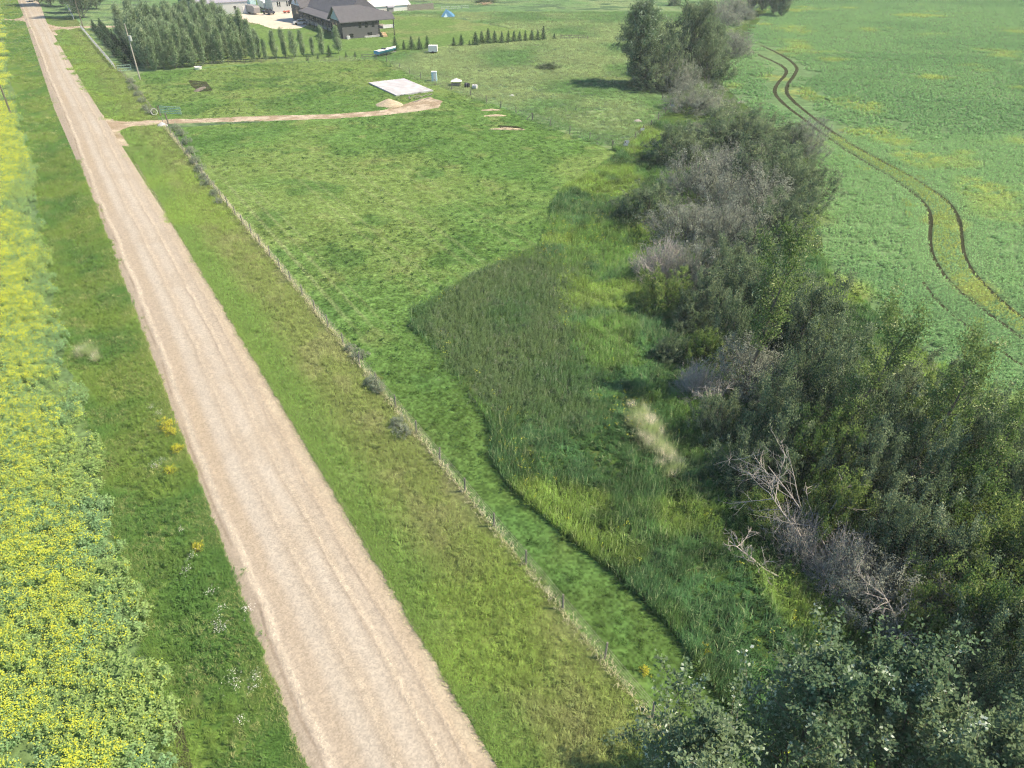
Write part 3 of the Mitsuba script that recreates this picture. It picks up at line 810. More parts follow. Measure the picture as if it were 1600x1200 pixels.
# ------------------------------------------------------------------ trees and shrubs
def willow(seed, r, h, nt, nl, leaf=.10, stems=14, twig_r=.012, long=1.5, fuzz=.10):
    """A many-stemmed willow bush: leafy shoots of uneven length around a dome. Returns (stems mesh, crown mesh)."""
    rng = R(seed)
    wood, crown = MB(), MB()
    a, el = rng.uniform(0, 6.28, nt), np.arcsin(np.clip(rng.uniform(.0, 1.0, nt) ** .85, 0, 1))
    d = np.stack([np.cos(a) * np.cos(el), np.sin(a) * np.cos(el), np.sin(el)], -1)
    lump = .45 + 1.05 * meshkit.fbm(d * 1.5 + seed * 3.1, 3, seed)
    rad = lump * np.where(rng.uniform(size=nt) < .3, rng.uniform(.5, .8, nt), rng.uniform(.8, 1.18, nt))
    end = d * np.array([r, r, h]) * rad[:, None]
    end[:, 2] += .25
    for i in range(stems):
        az, tl = rng.uniform(0, 6.28), rng.uniform(.15, .8)
        p0 = np.array([math.cos(az) * .25, math.sin(az) * .25, -.1])
        p2 = np.array([math.cos(az) * r * tl, math.sin(az) * r * tl, h * rng.uniform(.6, .9) * math.sqrt(max(.1, 1 - tl * tl * .9))])
        p1 = p0 + (p2 - p0) * .5 + np.array([-math.cos(az), -math.sin(az), 0]) * r * .1 + rng.normal(0, .12, 3)
        wood.tube([p0, (p0 + p1) / 2 + rng.normal(0, .06, 3), p1, (p1 + p2) / 2 + rng.normal(0, .1, 3), p2], [.055, .045, .035, .022, .012], 4)

    def spikes(S, E, w):
        n = len(S)
        sd = unit(np.cross(E - S, rng.normal(size=(n, 3)))) * w
        u2 = unit(np.cross(E - S, sd)) * w
        v = np.stack([S + sd, S - sd * .5 + u2, S - sd * .5 - u2, E], 1)
        wood.add(v.reshape(-1, 3), (np.arange(n)[:, None, None] * 4 + np.array([[0, 1, 3], [1, 2, 3], [2, 0, 3]])[None]).reshape(-1, 3))
    start = end - unit(end * np.array([.6, .6, 1.0]) + np.array([0, 0, .8]) + rng.normal(0, .55, (nt, 3))) * rng.uniform(.6, 1.3, (nt, 1)) * long
    start[:, 2] = np.maximum(start[:, 2], .1)
    spikes(start, end, twig_r)
    ns = nt * 3
    k2 = rng.integers(0, nt, ns)
    s2 = start[k2] + (end[k2] - start[k2]) * rng.uniform(.2, .85, (ns, 1))
    e2 = s2 + unit(unit(end[k2] - start[k2]) + rng.normal(0, .55, (ns, 3))) * rng.uniform(.25, .6, (ns, 1)) * long * .7
    spikes(s2, e2, twig_r * .7)
    if nl:
        shoot = rng.uniform(0, 1, nt)
        k = rng.integers(0, ns, nl)
        c = s2[k] + (e2[k] - s2[k]) * rng.uniform(.0, 1.08, (nl, 1)) + rng.normal(0, fuzz, (nl, 3))
        c[:, 2] = np.maximum(c[:, 2], .05)
        leaves(crown, rng, c, rng.uniform(.7, 1.3, nl) * leaf, .45, .5, shoot[k2[k]] * .5 + rng.uniform(0, .5, nl), centre=(0, 0, h * .2))
    return wood, crown


def tree(seed, h, cr, base=.2, limbs=26, up=.7, nl=14000, leaf=.12, tr=.13, prof='oval', lean=(0, 0), asp=.75, sig=.2, subs=4, curve=.5, upbias=.4):
    """A tree with trunk, limbs and leaf clusters along the shoots: (trunk mesh, crown mesh)."""
    rng = R(seed)
    wood, crown = MB(), MB()
    ts = np.linspace(0, 1, 9)
    wob = np.cumsum(rng.normal(0, .012, (9, 2)), 0) * h
    tp = np.c_[ts[:, None] ** 1.3 * np.array(lean) + wob, ts * h]
    tp[0, 2] = -.15
    wood.tube(tp, tr * (1 - ts) ** .8 + .012, 7)
    seg = []
    for i in range(limbs):
        t = base + (1 - base) * (i + rng.uniform(0, .9)) / limbs
        p = np.array([np.interp(t, ts, tp[:, k]) for k in range(3)])
        x = (t - base) / (1 - base)
        q = {'oval': math.sin(math.pi * min(1, .18 + .80 * x)) ** .7, 'column': (1 - x) ** .6 * .85 + .22, 'cone': (1 - x) * .95 + .08, 'vase': (.45 + .65 * x) * (1 if x < .8 else (1.02 - x) / .22 + .15)}[prof]
        L = cr * max(q, .12) * rng.uniform(.65, 1.15)
        az = i * 2.4 + rng.normal(0, .5)
        el = up + rng.normal(0, .15) + (.35 * x if prof != 'column' else 0)
        d0 = np.array([math.cos(az) * math.cos(el), math.sin(az) * math.cos(el), math.sin(el)])
        p1 = p + d0 * L * .5 + rng.normal(0, .05, 3) * L
        d1 = unit(d0 + np.array([0, 0, curve]))
        p2 = p1 + d1 * L * .55
        r0 = max(.012, tr * .45 * (1 - t) + .012)
        wood.tube([p, p1, p2], [r0, r0 * .6, .006], 4)
        seg += [(p + (p1 - p) * .45, p1, .6 * L), (p1, p2, L)]
        for s in range(subs):
            f = rng.uniform(.3, .95)
            b = p + (p1 - p) * f * 2 if f < .5 else p1 + (p2 - p1) * (f - .5) * 2
            e = b + unit(d1 + rng.normal(0, .75, 3)) * L * rng.uniform(.2, .45)
            wood.tube([b, e], [r0 * .35 + .004, .004], 3)
            seg.append((b, e, L * .8))
    seg.append((tp[-3], tp[-1] + [0, 0, .2], cr * .7))
    w = np.array([s[2] for s in seg]); w = w / w.sum()
    k = rng.choice(len(seg), nl, p=w)
    S, E = np.array([s[0] for s in seg]), np.array([s[1] for s in seg])
    c = S[k] + (E[k] - S[k]) * rng.uniform(.1, 1.08, (nl, 1)) + rng.normal(0, sig, (nl, 3))
    tone = rng.uniform(0, 1, len(seg))[k] * .4 + rng.uniform(0, .6, nl)
    leaves(crown, rng, c, rng.uniform(.7, 1.3, nl) * leaf, asp, upbias, tone, centre=(0, 0, h * .35))
    return wood, crown


def spruce(seed, h, r):
    rng = R(seed)
    wood, crown = MB(), MB()
    wood.tube([[0, 0, -.1], [0, 0, h * .5], [0, 0, h]], [.06 * h / 3, .035 * h / 3, .01], 5)
    n = int(34 * h)
    z = h * (.04 + .94 * np.linspace(0, 1, n) ** 1.05)
    for i in range(n):
        x = z[i] / h
        L = r * (1 - x) ** .85 * rng.uniform(.75, 1.15) + .06
        az = i * 2.4 + rng.normal(0, .3)
        m = max(5, int(L * 34))
        t = rng.uniform(.1, 1, m)
        c = np.c_[np.cos(az) * L * t, np.sin(az) * L * t, z[i] - L * .28 * t + L * .18 * t * t] + rng.normal(0, .04, (m, 3))
        leaves(crown, rng, c, rng.uniform(.12, .24, m), .35, .5, np.clip(rng.uniform(.0, .6) + rng.uniform(0, .4, m), 0, 1))
    return wood, crown


def kind(key, maker, wood_mat, crown_mat, names=('stem', 'crown')):
    w, c = maker()
    scene[key + '_' + names[0]] = {'type': 'shapegroup', 'wood': w.ply(wood_mat)}
    out = [(names[0], key + '_' + names[0])]
    if c.n:
        scene[key + '_' + names[1]] = {'type': 'shapegroup', 'leaf': c.ply(crown_mat)}
        out.append((names[1], key + '_' + names[1]))
    return out


def plant_tree(name, kd, p, rot, s=1.0, sz=None, z=None, tilt=None):
    k = num(name)
    for part, g in kd:
        put(k + '__' + part, g, p[0], p[1], z1(p) if z is None else z, rot, s, sz, tilt)
    return k


# willow thicket: (x, y, height, radius, kind) of each dome
WILLOWS = [(37.4, 145.7, 3.6, 6.1, 's'), (36.7, 163.6, 4.5, 4.2, 's'), (60.7, 210.9, 4.2, 4.2, 's'), (31.4, 165.8, 5.5, 4.8, 'g'), (34.4, 169.2, 9, 5.7, 'g'), (46.0, 176.5, 7, 5.1, 'g'), (40.8, 185.7, 9, 6.9, 'g'), (58.9, 206.2, 5, 5.2, 's'), (36.0, 120.2, 4.7, 6.7, 'g'), (27.0, 111.6, 4.5, 5.2, 'g'), (39.4, 114.0, 5.2, 5.9, 'g'), (46.5, 114.3, 5, 3.7, 's'), (36.5, 97.8, 5.6, 6.0, 'g'), (32.7, 101.8, 4.6, 4.5, 's'), (26.4, 94.8, 4.9, 5.1, 's'), (38.0, 91.5, 5.2, 4.3, 'g'), (17.8, 87.8, 4, 3.7, 'g'), (30.3, 86.2, 5.2, 4.9, 's'), (21.3, 80.4, 4, 4.5, 's'), (25.7, 78.0, 4.6, 3.9, 's'), (31.9, 78.6, 5.4, 4.2, 'g'), (16.7, 70.1, 3.4, 3.5, 'd'), (20.2, 68.4, 3.8, 3.1, 's'), (23.5, 67.2, 4.9, 3.5, 'g'), (15.7, 62.7, 3.2, 2.7, 'b'), (19.6, 60.4, 4.5, 3.1, 'g'), (25.0, 59.4, 5.6, 3.5, 'g'), (20.0, 53.9, 4.9, 2.3, 'g'), (26.2, 53.7, 6.2, 3.2, 'g'), (15.6, 48.0, 2.4, 1.9, 'd'), (17.0, 52.7, 3, 1.9, 'b'), (20.3, 47.6, 4, 3.3, 's'), (23.1, 44.9, 6.2, 3.0, 'g'), (27.8, 49.3, 5.4, 2.7, 'g'), (24.7, 41.0, 5.9, 3.0, 'g'), (19.6, 40.8, 4.9, 2.6, 'g'), (26.4, 37.3, 5.9, 2.9, 'g'), (20.7, 36.2, 5.4, 2.4, 'b'), (22.9, 33.9, 5.4, 2.6, 'g'), (29.7, 38.1, 5.7, 2.7, 'b'), (26.2, 32.8, 5.9, 2.6, 'g'), (32.4, 36.8, 5.4, 2.7, 'g'), (28.6, 31.1, 5.9, 2.8, 'b'), (32.8, 32.8, 5.9, 2.7, 'g'), (23.3, 29.3, 5.1, 2.5, 'g'), (20.2, 31.6, 4.9, 2.1, 'b'), (18.0, 30.4, 2.6, 1.8, 'd'), (19.9, 28.3, 3, 2.3, 'd'), (21.3, 26.0, 3.4, 2.6, 's'), (24.7, 27.3, 5.4, 2.6, 'g'), (27.5, 26.6, 5.9, 2.9, 'b'), (23.4, 23.9, 5.1, 2.6, 'b'), (25.2, 22.0, 5.9, 2.9, 'g'), (30.2, 26.1, 5.9, 2.9, 'g'), (26.7, 20.6, 5.7, 2.9, 'b'), (23.1, 19.2, 5.4, 2.6, 'g'), (24.2, 16.8, 5.7, 2.9, 'g'), (73.5, 283.9, 4, 5.1, 's'), (73.2, 264.3, 3.8, 4.3, 's'), (84.3, 296.9, 4.5, 5.8, 's'), (65.7, 320.0, 3.2, 2.3, 'g'), (83.1, 278.9, 3.5, 3.2, 's'), (16.0, 42.2, 3.4, 1.9, 'g'), (16.0, 36.5, 3.2, 2.0, 'g'), (16.3, 32.8, 2.6, 1.7, 'b'), (18.5, 37.0, 4.6, 2.5, 'g'), (31.6, 45.5, 4.2, 2.9, 'g'), (34.4, 43.0, 4, 2.5, 'g'), (35.8, 38.9, 4.4, 2.8, 'g'), (14.4, 53.6, 1.9, 1.5, 'g'), (17.5, 58.5, 2.4, 2.1, 'g')]
WK = {'g': [kind('willow_green_%d' % i, lambda i=i: willow(700 + i, 3.0, 4.0, 260, 26000, .13, 12, .010, 1.5, .09), 'bark_grey', 'leaf_willow') for i in range(4)],
      'b': [kind('willow_bright_%d' % i, lambda i=i: willow(710 + i, 3.0, 4.0, 230, 24000, .14, 12, .008, 1.4, .10), 'bark', 'leaf_willow_bright') for i in range(2)],
      's': [kind('willow_silver_%d' % i, lambda i=i: willow(720 + i, 3.0, 4.0, 420, 18000, .11, 18, .014, 1.5, .09), 'bark_grey', 'leaf_willow_silver') for i in range(2)],
      'd': [kind('willow_dead_%d' % i, lambda i=i: willow(730 + i, 3.0, 4.0, 650, 4500, .10, 30, .020, 1.8, .1), 'dead_wood', 'leaf_willow_silver') for i in range(2)]}
WORD = {'g': 'olive green leafy', 'b': 'bright yellowish green', 's': 'silvery grey-leaved', 'd': 'bare dead grey'}
rw = R(41)
seen = {}
for x, y, h, r, k in sorted(WILLOWS, key=lambda w: -w[1]):
    i = seen[k] = seen.get(k, 0) + 1
    key = plant_tree('willow_shrub', WK[k][rw.integers(len(WK[k]))], (x, y), rw.uniform(0, 6.28), r / 2.55, h / 3.4)
    lab(key, '%s willow shrub, %s of its colour along the thicket from the far end' % (WORD[k], ordinal(i - 1)), 'shrub', 'willow shrubs of the thicket')

for (p, r, h, k, lb) in [((9.15, 189.08), 3.2, 1.2, 'g', 'low dark green bush alone in the rough pasture left of the tree clump'), ((27.42, 167.54), 1.6, 1.3, 'b', 'small yellowish bush at the left foot of the tree clump'),
                         ((-10.79, 333.51), 5.0, 1.6, 'g', 'wide low dark bush at the top edge behind the lumber heap'), ((45.86, 166.21), 1.3, 1.6, 'g', 'small dark bush at the left edge of the crop field above the thicket'),
                         ((46.97, 180.36), 1.6, 1.4, 'g', 'low green bush between the tree clump and the crop field'), ((32.86, 129.14), 1.6, 1.5, 's', 'small grey bush behind the far end of the thicket')]:
    key = plant_tree('low_bush', WK[k][0], p, r, r / 2.9, h / 3.6)
    lab(key, lb, 'bush')
# open balsam poplars standing in the thicket
bal = [kind('balsam_%d' % i, lambda i=i: tree(740 + i, 12.5, 3.6, .34, 24, .75, 7000, .15, .17, 'vase', [(1.6, .5), (3.2, .2), (2.4, 1.0)][i], sig=.22, subs=5), 'bark', 'leaf_aspen', ('trunk', 'crown')) for i in range(3)]
for (p, v, s, rot, lb) in [((19.24, 47.71), 0, 1.06, 0.0, 'thin tall poplar with pale forked trunk and glinting leaves beside the grey willows'),
                           ((21.98, 37.82), 1, .92, .15, 'leaning open-crowned poplar standing against the crop field in the middle of the thicket'),
                           ((26.55, 35.64), 2, .88, -.1, 'leaning open-crowned poplar near the right edge of the picture'),
                           ((28.48, 31.21), 1, .72, .9, 'small open poplar low at the right edge behind bright willows')]:
    key = plant_tree('poplar_tree', bal[v], p, rot, s)
    lab(key, lb, 'tree', 'poplars standing in the thicket')
# the big leafy poplars in the foreground corner
near_p = [kind('near_poplar_%d' % i, lambda i=i: tree(760 + i, 10.0, 4.6, .10, 40, .85, 21000, .15, .14, 'oval', (.3, .2), sig=.13, subs=7, curve=1.3), 'bark', 'leaf_poplar', ('trunk', 'crown')) for i in range(2)]
for (p, v, s, rot, lb) in [((6.79, 13.25), 0, 1.0, .4, 'dark leafy poplar at the bottom edge, leftmost of the foreground trees'),
                           ((11.77, 15.06), 1, 1.05, 2.0, 'dark glossy poplar at the bottom edge, second of the foreground trees'),
                           ((15.19, 14.53), 0, 1.0, 3.3, 'dark glossy poplar at the bottom edge, third of the foreground trees'),
                           ((17.38, 12.53), 1, 1.0, 5.0, 'dark leafy poplar in the bottom right corner')]:
    key = plant_tree('poplar_tree', near_p[v], p, rot, s)
    lab(key, lb, 'tree', 'foreground poplars')
# clump beyond the thicket
cl = [kind('clump_%d' % i, lambda i=i: tree(780 + i, 14.0, [6.2, 8.5][i], .03, 80, .62, 30000, .27, .16, 'oval', sig=.3, subs=5), 'bark', ['leaf_poplar', 'leaf_willow'][i], ('trunk', 'crown')) for i in range(2)]
for (p, v, s, lb) in [((29.27, 170.24), 0, 1.1, 'tall dark green poplar, left of the clump beyond the thicket'), ((42.81, 180.36), 1, .95, 'broad brownish green tree, middle of the clump beyond the thicket'),
                      ((48.52, 185.02), 0, .72, 'small dark green tree, right of the clump beyond the thicket'), ((34.15, 173.03), 0, .45, 'low green sapling at the foot of the clump beyond the thicket'),
                      ((91.93, 303.59), 0, .75, 'dark poplar at the top edge beside the crop, leftmost of its group'), ((95.81, 301.64), 0, .85, 'dark poplar at the top edge beside the crop, second of its group'),
                      ((97.09, 292.25), 0, .8, 'dark poplar at the top edge beside the crop, third of its group'), ((98.49, 286.87), 0, .62, 'dark poplar at the top edge beside the crop, rightmost of its group'),
                      ((-154.88, 283.38), 1, 1.15, 'large dark tree beside the second driveway at the top left'), ((-165.57, 297.82), 0, .9, 'dark tree at the top left, left of the large one'),
                      ((-186.89, 320.04), 1, .9, 'dark tree at the top edge right of the road, second from the road'), ((-192.77, 322.21), 1, .75, 'dark tree at the top edge nearest the road'), ((-181.08, 317.89), 0, .9, 'dark tree at the top edge, third from the road'),
                      ((-163.07, 309.57), 1, .9, 'dark tree at the top edge right of the large one')]:
    key = plant_tree('leafy_tree', cl[v], p, s * 9, s)
    lab(key, lb, 'tree')
# planted grove by the road
gk = [kind('grove_%d' % i, lambda i=i: tree(800 + i, 9.0, [2.5, 2.1, 2.7, 2.2][i], .03, 46, .95, 5200, .28, .07, ['oval', 'oval', 'column', 'oval'][i], (.5, .2), sig=.3, subs=3, curve=1.1, asp=.6), 'bark', 'leaf_grove', ('trunk', 'crown')) for i in range(4)]
rv = R(51)
for j, v in enumerate(np.arange(205, 262, 5.2)):
    for u in np.arange(23.5, 50.5, 2.45):
        p = XY(u + rv.uniform(-.5, .5) + (49 - 22) * 0, v + rv.uniform(-.8, .8) + .05 * (u - 23))
        s = rv.uniform(.85, 1.12) * (1.0 - .33 * max(0, (u - 38) / 12) * (j < 2))
        key = plant_tree('grove_poplar', gk[rv.integers(4)], p, rv.uniform(0, 6.28), s, s * rv.uniform(.78, 1.18))
        lab(key, 'slender poplar of the planted grove, %s row from the front, %s from the road' % (ordinal(j), ordinal(int(round((u - 23.5) / 2.45)))), 'tree', 'poplars of the planted grove')
for i, (x, y, s) in enumerate([(-63.1, 202.2, 0.72), (-60.9, 204.1, 0.74), (-58.2, 203.2, 0.7), (-56.4, 206.0, 0.68), (-53.9, 206.0, 0.5), (-51.9, 208.0, 0.74), (-47.8, 210.0, 0.72), (-64.4, 198.6, 0.55), (-67.2, 197.7, 0.7)]):
    key = plant_tree('yard_poplar', gk[i % 4], (x, y), i * 1.3, s)
    lab(key, 'young pale green poplar in the loose row before the farmhouse, %s planted' % ordinal(i), 'tree', 'young poplars before the farmhouse')
sk = [kind('spruce_%d' % i, lambda i=i: spruce(820 + i, 3.4, [1.3, 1.1, 1.45][i]), 'bark', 'leaf_spruce', ('trunk', 'crown')) for i in range(3)]
for i, (x, y, s) in enumerate([(-32.8, 215.1, 1.1), (-30.7, 217.2, 0.72), (-28.5, 217.2, 1.02), (-26.2, 217.2, 0.98), (-24.1, 218.2, 1.05), (-16.9, 222.6, 0.72), (-14.7, 222.6, 0.95), (-12.3, 222.6, 0.5), (-10.6, 223.7, 1.08), (-8.9, 225.9, 1.02), (-7.0, 225.9, 1.25), (-5.1, 227.1, 1), (-3.0, 227.1, 0.95), (-1.1, 228.2, 0.98), (0.6, 229.4, 0.9), (2.3, 230.6, 0.85), (4.0, 231.8, 0.85), (6.0, 233.0, 0.85), (7.8, 233.0, 0.85), (9.5, 234.2, 1.12), (12.9, 235.4, 0.5), (-49.2, 205.1, 0.9), (-44.7, 205.1, 0.4), (-42.3, 205.1, 0.42), (-51.7, 202.2, 0.35), (-53.9, 199.5, 0.35)]):
    key = plant_tree('spruce_tree', sk[i % 3], (x, y), i * 1.7, s)
    lab(key, 'small dark young spruce, %s %s' % (ordinal(i), 'from the left in the row across the lawn' if i < 21 else 'of those before the farmhouse'), 'tree', 'young spruces')
k = 0
for u in (18.8, 21.2):
    for v in np.arange(214, 292, 3.4):
        key = plant_tree('hedge_spruce', sk[k % 3], XY(u + rv.uniform(-.3, .3), v + rv.uniform(-.5, .5)), k, rv.uniform(.7, 1.05)); k += 1
        lab(key, 'young spruce behind the white road fence, %s row, %s from the near end' % ('outer' if u < 20 else 'inner', ordinal(int(round((v - 214) / 3.4)))), 'tree', 'spruces behind the white fence')
# sage-grey shrubs along the wire fence, yellow weeds, flowers
SAGE = []
sage = [kind('sage_%d' % i, lambda i=i: willow(840 + i, .8, .8, 60, 1700, .09, 5, .007, .55, .06), 'bark_grey', 'leaf_sage', ('stem', 'foliage')) for i in range(2)]
for i, (x, y, s) in enumerate([(-11.9, 49.1, 0.9), (-11.3, 48.3, 0.7), (-9.0, 43.4, 0.85), (-8.4, 42.4, 0.75), (-13.7, 53.5, 0.8), (-14.9, 54.8, 0.6), (-52.9, 116.6, 1.1), (-50.3, 111.4, 1), (-48.1, 107.2, 1.1), (-46.3, 103.6, 0.9), (-44.6, 100.7, 1), (-55.9, 122.2, 1), (-58.8, 127.5, 1.1), (-61.1, 130.9, 1), (-42.0, 96.4, 0.9), (-40.4, 93.3, 0.7), (-84.0, 164.9, 1.2), (-80.3, 158.6, 1), (-87.6, 171.6, 1.1), (-77.0, 152.8, 0.9), (-73.3, 146.2, 1), (-71.2, 143.1, 0.9)]):
    key = plant_tree('silver_shrub', sage[i % 2], (x, y), i * 1.1, s * 1.15)
    SAGE.append((y, key))
for i, (y, key) in enumerate(sorted(SAGE)):
    lab(key, 'low silver-grey shrub on the roadside wire fence, %s from the near end' % ordinal(i), 'shrub', 'silver shrubs along the wire fence')
spur = [kind('spurge_0', lambda: willow(850, .55, .6, 50, 700, .085, 4, .006, .45, .05), 'bark', 'leaf_yellow', ('stem', 'foliage'))]
for i, (x, y, s) in enumerate([(-27.0, 43.2, 1.2), (-26.4, 42.4, 0.9), (-25.2, 40.4, 0.9), (-24.8, 38.1, 0.9), (-20.1, 30.8, 0.8), (10.6, 23.2, 0.7), (7.1, 22.0, 0.6), (21.5, 55.7, 0), (15.3, 33.2, 0.5)]):
    if s:
        key = plant_tree('yellow_weed', spur[0], (x, y), i, s)
        lab(key, 'bushy yellow-flowered weed %s' % ('at the left road edge, %s from the far end' % ordinal(i) if i < 5 else 'in the grass right of the wire fence, %s of them' % ordinal(i - 5)), 'weed', 'yellow weeds in the grass')
mb = MB()
for x, y, s in [(-14.8, 21.7, 0.5), (-15.2, 25.8, 0.4), (-16.9, 26.0, 0.3), (-16.9, 25.1, 0.3), (-16.3, 24.7, 0.3), (-16.7, 24.7, 0.25), (-14.4, 21.2, 0.3), (-13.5, 21.1, 0.4), (-20.2, 30.1, 0.35), (-20.2, 29.0, 0.4), (-26.1, 38.7, 0.4), (-25.8, 39.2, 0.3), (-28.4, 44.9, 0.3), (-13.6, 19.4, 0.3), (-29.3, 45.7, 0.25), (-21.7, 32.3, 0.2), (-18.0, 27.2, 0.3), (-13.6, 21.7, 0.3)]:
    n = int(120 * s)
    leaves(mb, rw, np.c_[x + rw.normal(0, s * .6, n), y + rw.normal(0, s * .6, n), rw.uniform(.3, .5, n)], rw.uniform(.04, .08, n), .9, 2)
obj('white_flowers', lift_z(mb), 'petal_white')
lab('white_flowers', 'small white flower heads dotted in the ditch left of the road', 'flowers', kind='stuff')
# tan reed tufts by the thicket and in the left ditch
rk = [kind('reed_%d' % i, lambda i=i: (p_tall(R(860 + i), .6, 300, .8, 1.5, .03, .7), MB()), 'reed_blades', 'reed_blades', ('blades', 'x')) for i in range(2)]
for i, (x, y, s) in enumerate([(9.7, 43.4, 1), (10.3, 43.9, 1.1), (10.6, 42.7, 1.15), (10.2, 41.5, 1), (10.9, 41.6, 1.1), (10.5, 40.4, 0.9), (11.1, 40.0, 1), (11.5, 39.2, 0.9), (11.9, 38.2, 0.9), (9.7, 45.7, 0.6), (-39.2, 54.0, 0.8), (-38.7, 54.4, 0.9), (-37.8, 53.5, 0.7), (10.7, 38.3, 0.6), (11.4, 37.6, 0.7)]):
    key = num('reed_tuft')
    put(key + '__blades', 'reed_%d_blades' % (i % 2), x, y, z1((x, y)), i, s)
    lab(key, 'tall tan reed tuft, %s ' % ordinal(i if i < 10 else i - 10 if i < 13 else i - 3) + '%s' % ('of those ' if False else '') + ('in the ditch left of the road' if i in (10, 11, 12) else 'at the dark edge of the willow thicket'), 'reed', 'reed tufts in the left ditch' if i in (10, 11, 12) else 'tan reed tufts by the thicket')


def dead_branch(seed, p, az, L, el=.25):
    rng = R(seed); mb = MB()

    def grow(b, d, L, r, depth):
        pts = [b]
        for s in range(4):
            d = unit(d + rng.normal(0, .16, 3)); pts.append(pts[-1] + d * L / 4)
        mb.tube(pts, np.linspace(r, r * .35, 5), 5 if depth == 0 else 3)
        if depth < 3:
            for _ in range([11, 6, 3][depth]):
                t = rng.uniform(.3, 1) * 4; i = min(3, int(t))
                q = pts[i] + (pts[i + 1] - pts[i]) * (t - i)
                grow(q, unit(d + rng.normal(0, .65, 3)), L * rng.uniform(.28, .5), r * .5, depth + 1)
    grow(np.array([p[0], p[1], z1(p) + .2]), np.array([math.cos(az) * math.cos(el), math.sin(az) * math.cos(el), math.sin(el)]), L, .075, 0)
    return mb


for i, (p, az, L, el, lb) in enumerate([((20.83, 27.17), 2.35, 9.0, .55, 'long bare grey dead branch leaning out of the thicket at the right'),
                                        ((16.23, 28.36), 2.7, 3.6, .2, 'fallen pale dead branch poking onto the tall grass'),
                                        ((17.62, 43.20), 2.9, 3.4, .3, 'small dead branch in the dark edge of the thicket'),
                                        ((24.39, 31.76), 1.5, 4.5, .95, 'upright bare dead branch among green willows'),
                                        ((24.26, 21.18), 1.9, 4.5, .9, 'crooked pale dead branch above the foreground poplars'),
                                        ((21.85, 22.49), 2.2, 4.2, .9, 'forked pale dead branch between thicket and foreground poplars'),
                                        ((15.72, 41.61), 1.9, 3.2, .8, 'bare upright dead stems at the shady edge beside the reeds'),
                                        ((18.19, 69.16), 2.2, 4.6, .8, 'bare grey dead stems in the left side of the thicket'),
                                        ((19.26, 28.61), 2.6, 6.0, .75, 'tangled pale dead branch beside the long leaning one at the right'),
                                        ((24.46, 27.17), 2.0, 5.5, .8, 'twisted grey dead branch between the long leaning one and the bright willows')]):
    key = num('dead_branch')
    obj(key, dead_branch(870 + i, p, az, L, el), 'dead_wood', 40)
    lab(key, lb, 'branch')

# ------------------------------------------------------------------ farmstead
solid('siding_dark', (.055, .056, .062), .7, .3)
solid('siding_grey', (.125, .13, .14), .7, .3)
solid('roof_shingle', (.135, .138, .158), .85, .2, grain=.1, scale=2.0)
solid('trim_pale', (.42, .52, .60), .6)
solid('white_paint', (.78, .79, .80), .5)
solid('off_white', (.62, .64, .66), .55)
solid('metal_siding', (.50, .54, .55), .5, .5, grain=.04)
solid('metal_roof', (.36, .36, .42), .45, .5, grain=.05)
solid('concrete', (.47, .48, .505), .85, .2, grain=.34, scale=.9)
solid('glass_dark', (.02, .025, .03), .12, .6, grain=0)
solid('black_paint', (.025, .026, .03), .35, .5, grain=0)
solid('navy_paint', (.03, .035, .06), .3, .5, grain=0)
solid('grey_paint', (.28, .28, .29), .5)
solid('rubber', (.02, .02, .02), .8, .2, grain=0)
solid('weathered_wood', (.27, .255, .235), .9, .2, grain=.3, scale=5)
solid('old_post', (.20, .19, .17), .9, .2, grain=.3, scale=4)
solid('wire', (.34, .33, .31), .5, .5, grain=0)
solid('green_paint', (.42, .60, .52), .5)
solid('teal_paint', (.03, .10, .10), .6)
solid('blue_plastic', (.13, .42, .70), .5)
solid('pale_blue', (.50, .70, .80), .5)
solid('blue_cloth', (.10, .27, .46), .8, .2)
solid('red_paint', (.55, .13, .09), .4)
solid('lumber', (.55, .42, .27), .8, .2, grain=.2, scale=4)
solid('gravel_heap', (.50, .44, .32), .95, .1, grain=.35, scale=5)
solid('dirt', (.19, .17, .15), .95, .1, grain=.4, scale=2.5)
solid('stone', (.42, .40, .37), .9, .2, grain=.3, scale=3)
solid('pole_wood', (.46, .43, .38), .9, .2, grain=.2, scale=2)


def P3(u, v, z):
    q = XY(u, v)
    return [float(q[0]), float(q[1]), float(z)]


def gz(u, v):
    return z1(XY(u, v))


def boxm(u0, u1, v0, v1, za, zb):
    return MB().box(u0, u1, v0, v1, za, zb)


def window(parent, face, c, a0, a1, za, zb, fr='black_paint'):
    """A window on a wall: face 'v' at v = c (facing -v) or 'u' at u = c (facing -u)."""
    k = num(parent + '__window')
    if face == 'v':
        scene[k] = boxm(a0, a1, c - .05, c + .02, za, zb).ply('glass_dark')
        m = MB().box(a0 - .08, a1 + .08, c - .08, c, zb, zb + .09).box(a0 - .08, a1 + .08, c - .08, c, za - .09, za).box(a0 - .08, a0, c - .08, c, za, zb).box(a1, a1 + .08, c - .08, c, za, zb)
    else:
        scene[k] = boxm(c - .05, c + .02, a0, a1, za, zb).ply('glass_dark')
        m = MB().box(c - .08, c, a0 - .08, a1 + .08, zb, zb + .09).box(c - .08, c, a0 - .08, a1 + .08, za - .09, za).box(c - .08, c, a0 - .08, a0, za, zb).box(c - .08, c, a1, a1 + .08, za, zb)
    scene[k + '__frame'] = m.ply(fr)


def gable_tri(u, v0, v1, z0, zr, t=.06):
    """Triangle wall at u (facing -u)."""
    return MB().add([P3(u, v0, z0), P3(u, v1, z0), P3(u, (v0 + v1) / 2, zr), P3(u + t, v0, z0), P3(u + t, v1, z0), P3(u + t, (v0 + v1) / 2, zr)],
                    [[1, 0, 2], [3, 4, 5], [0, 1, 4], [0, 4, 3], [1, 2, 5], [1, 5, 4], [2, 0, 3], [2, 3, 5]])


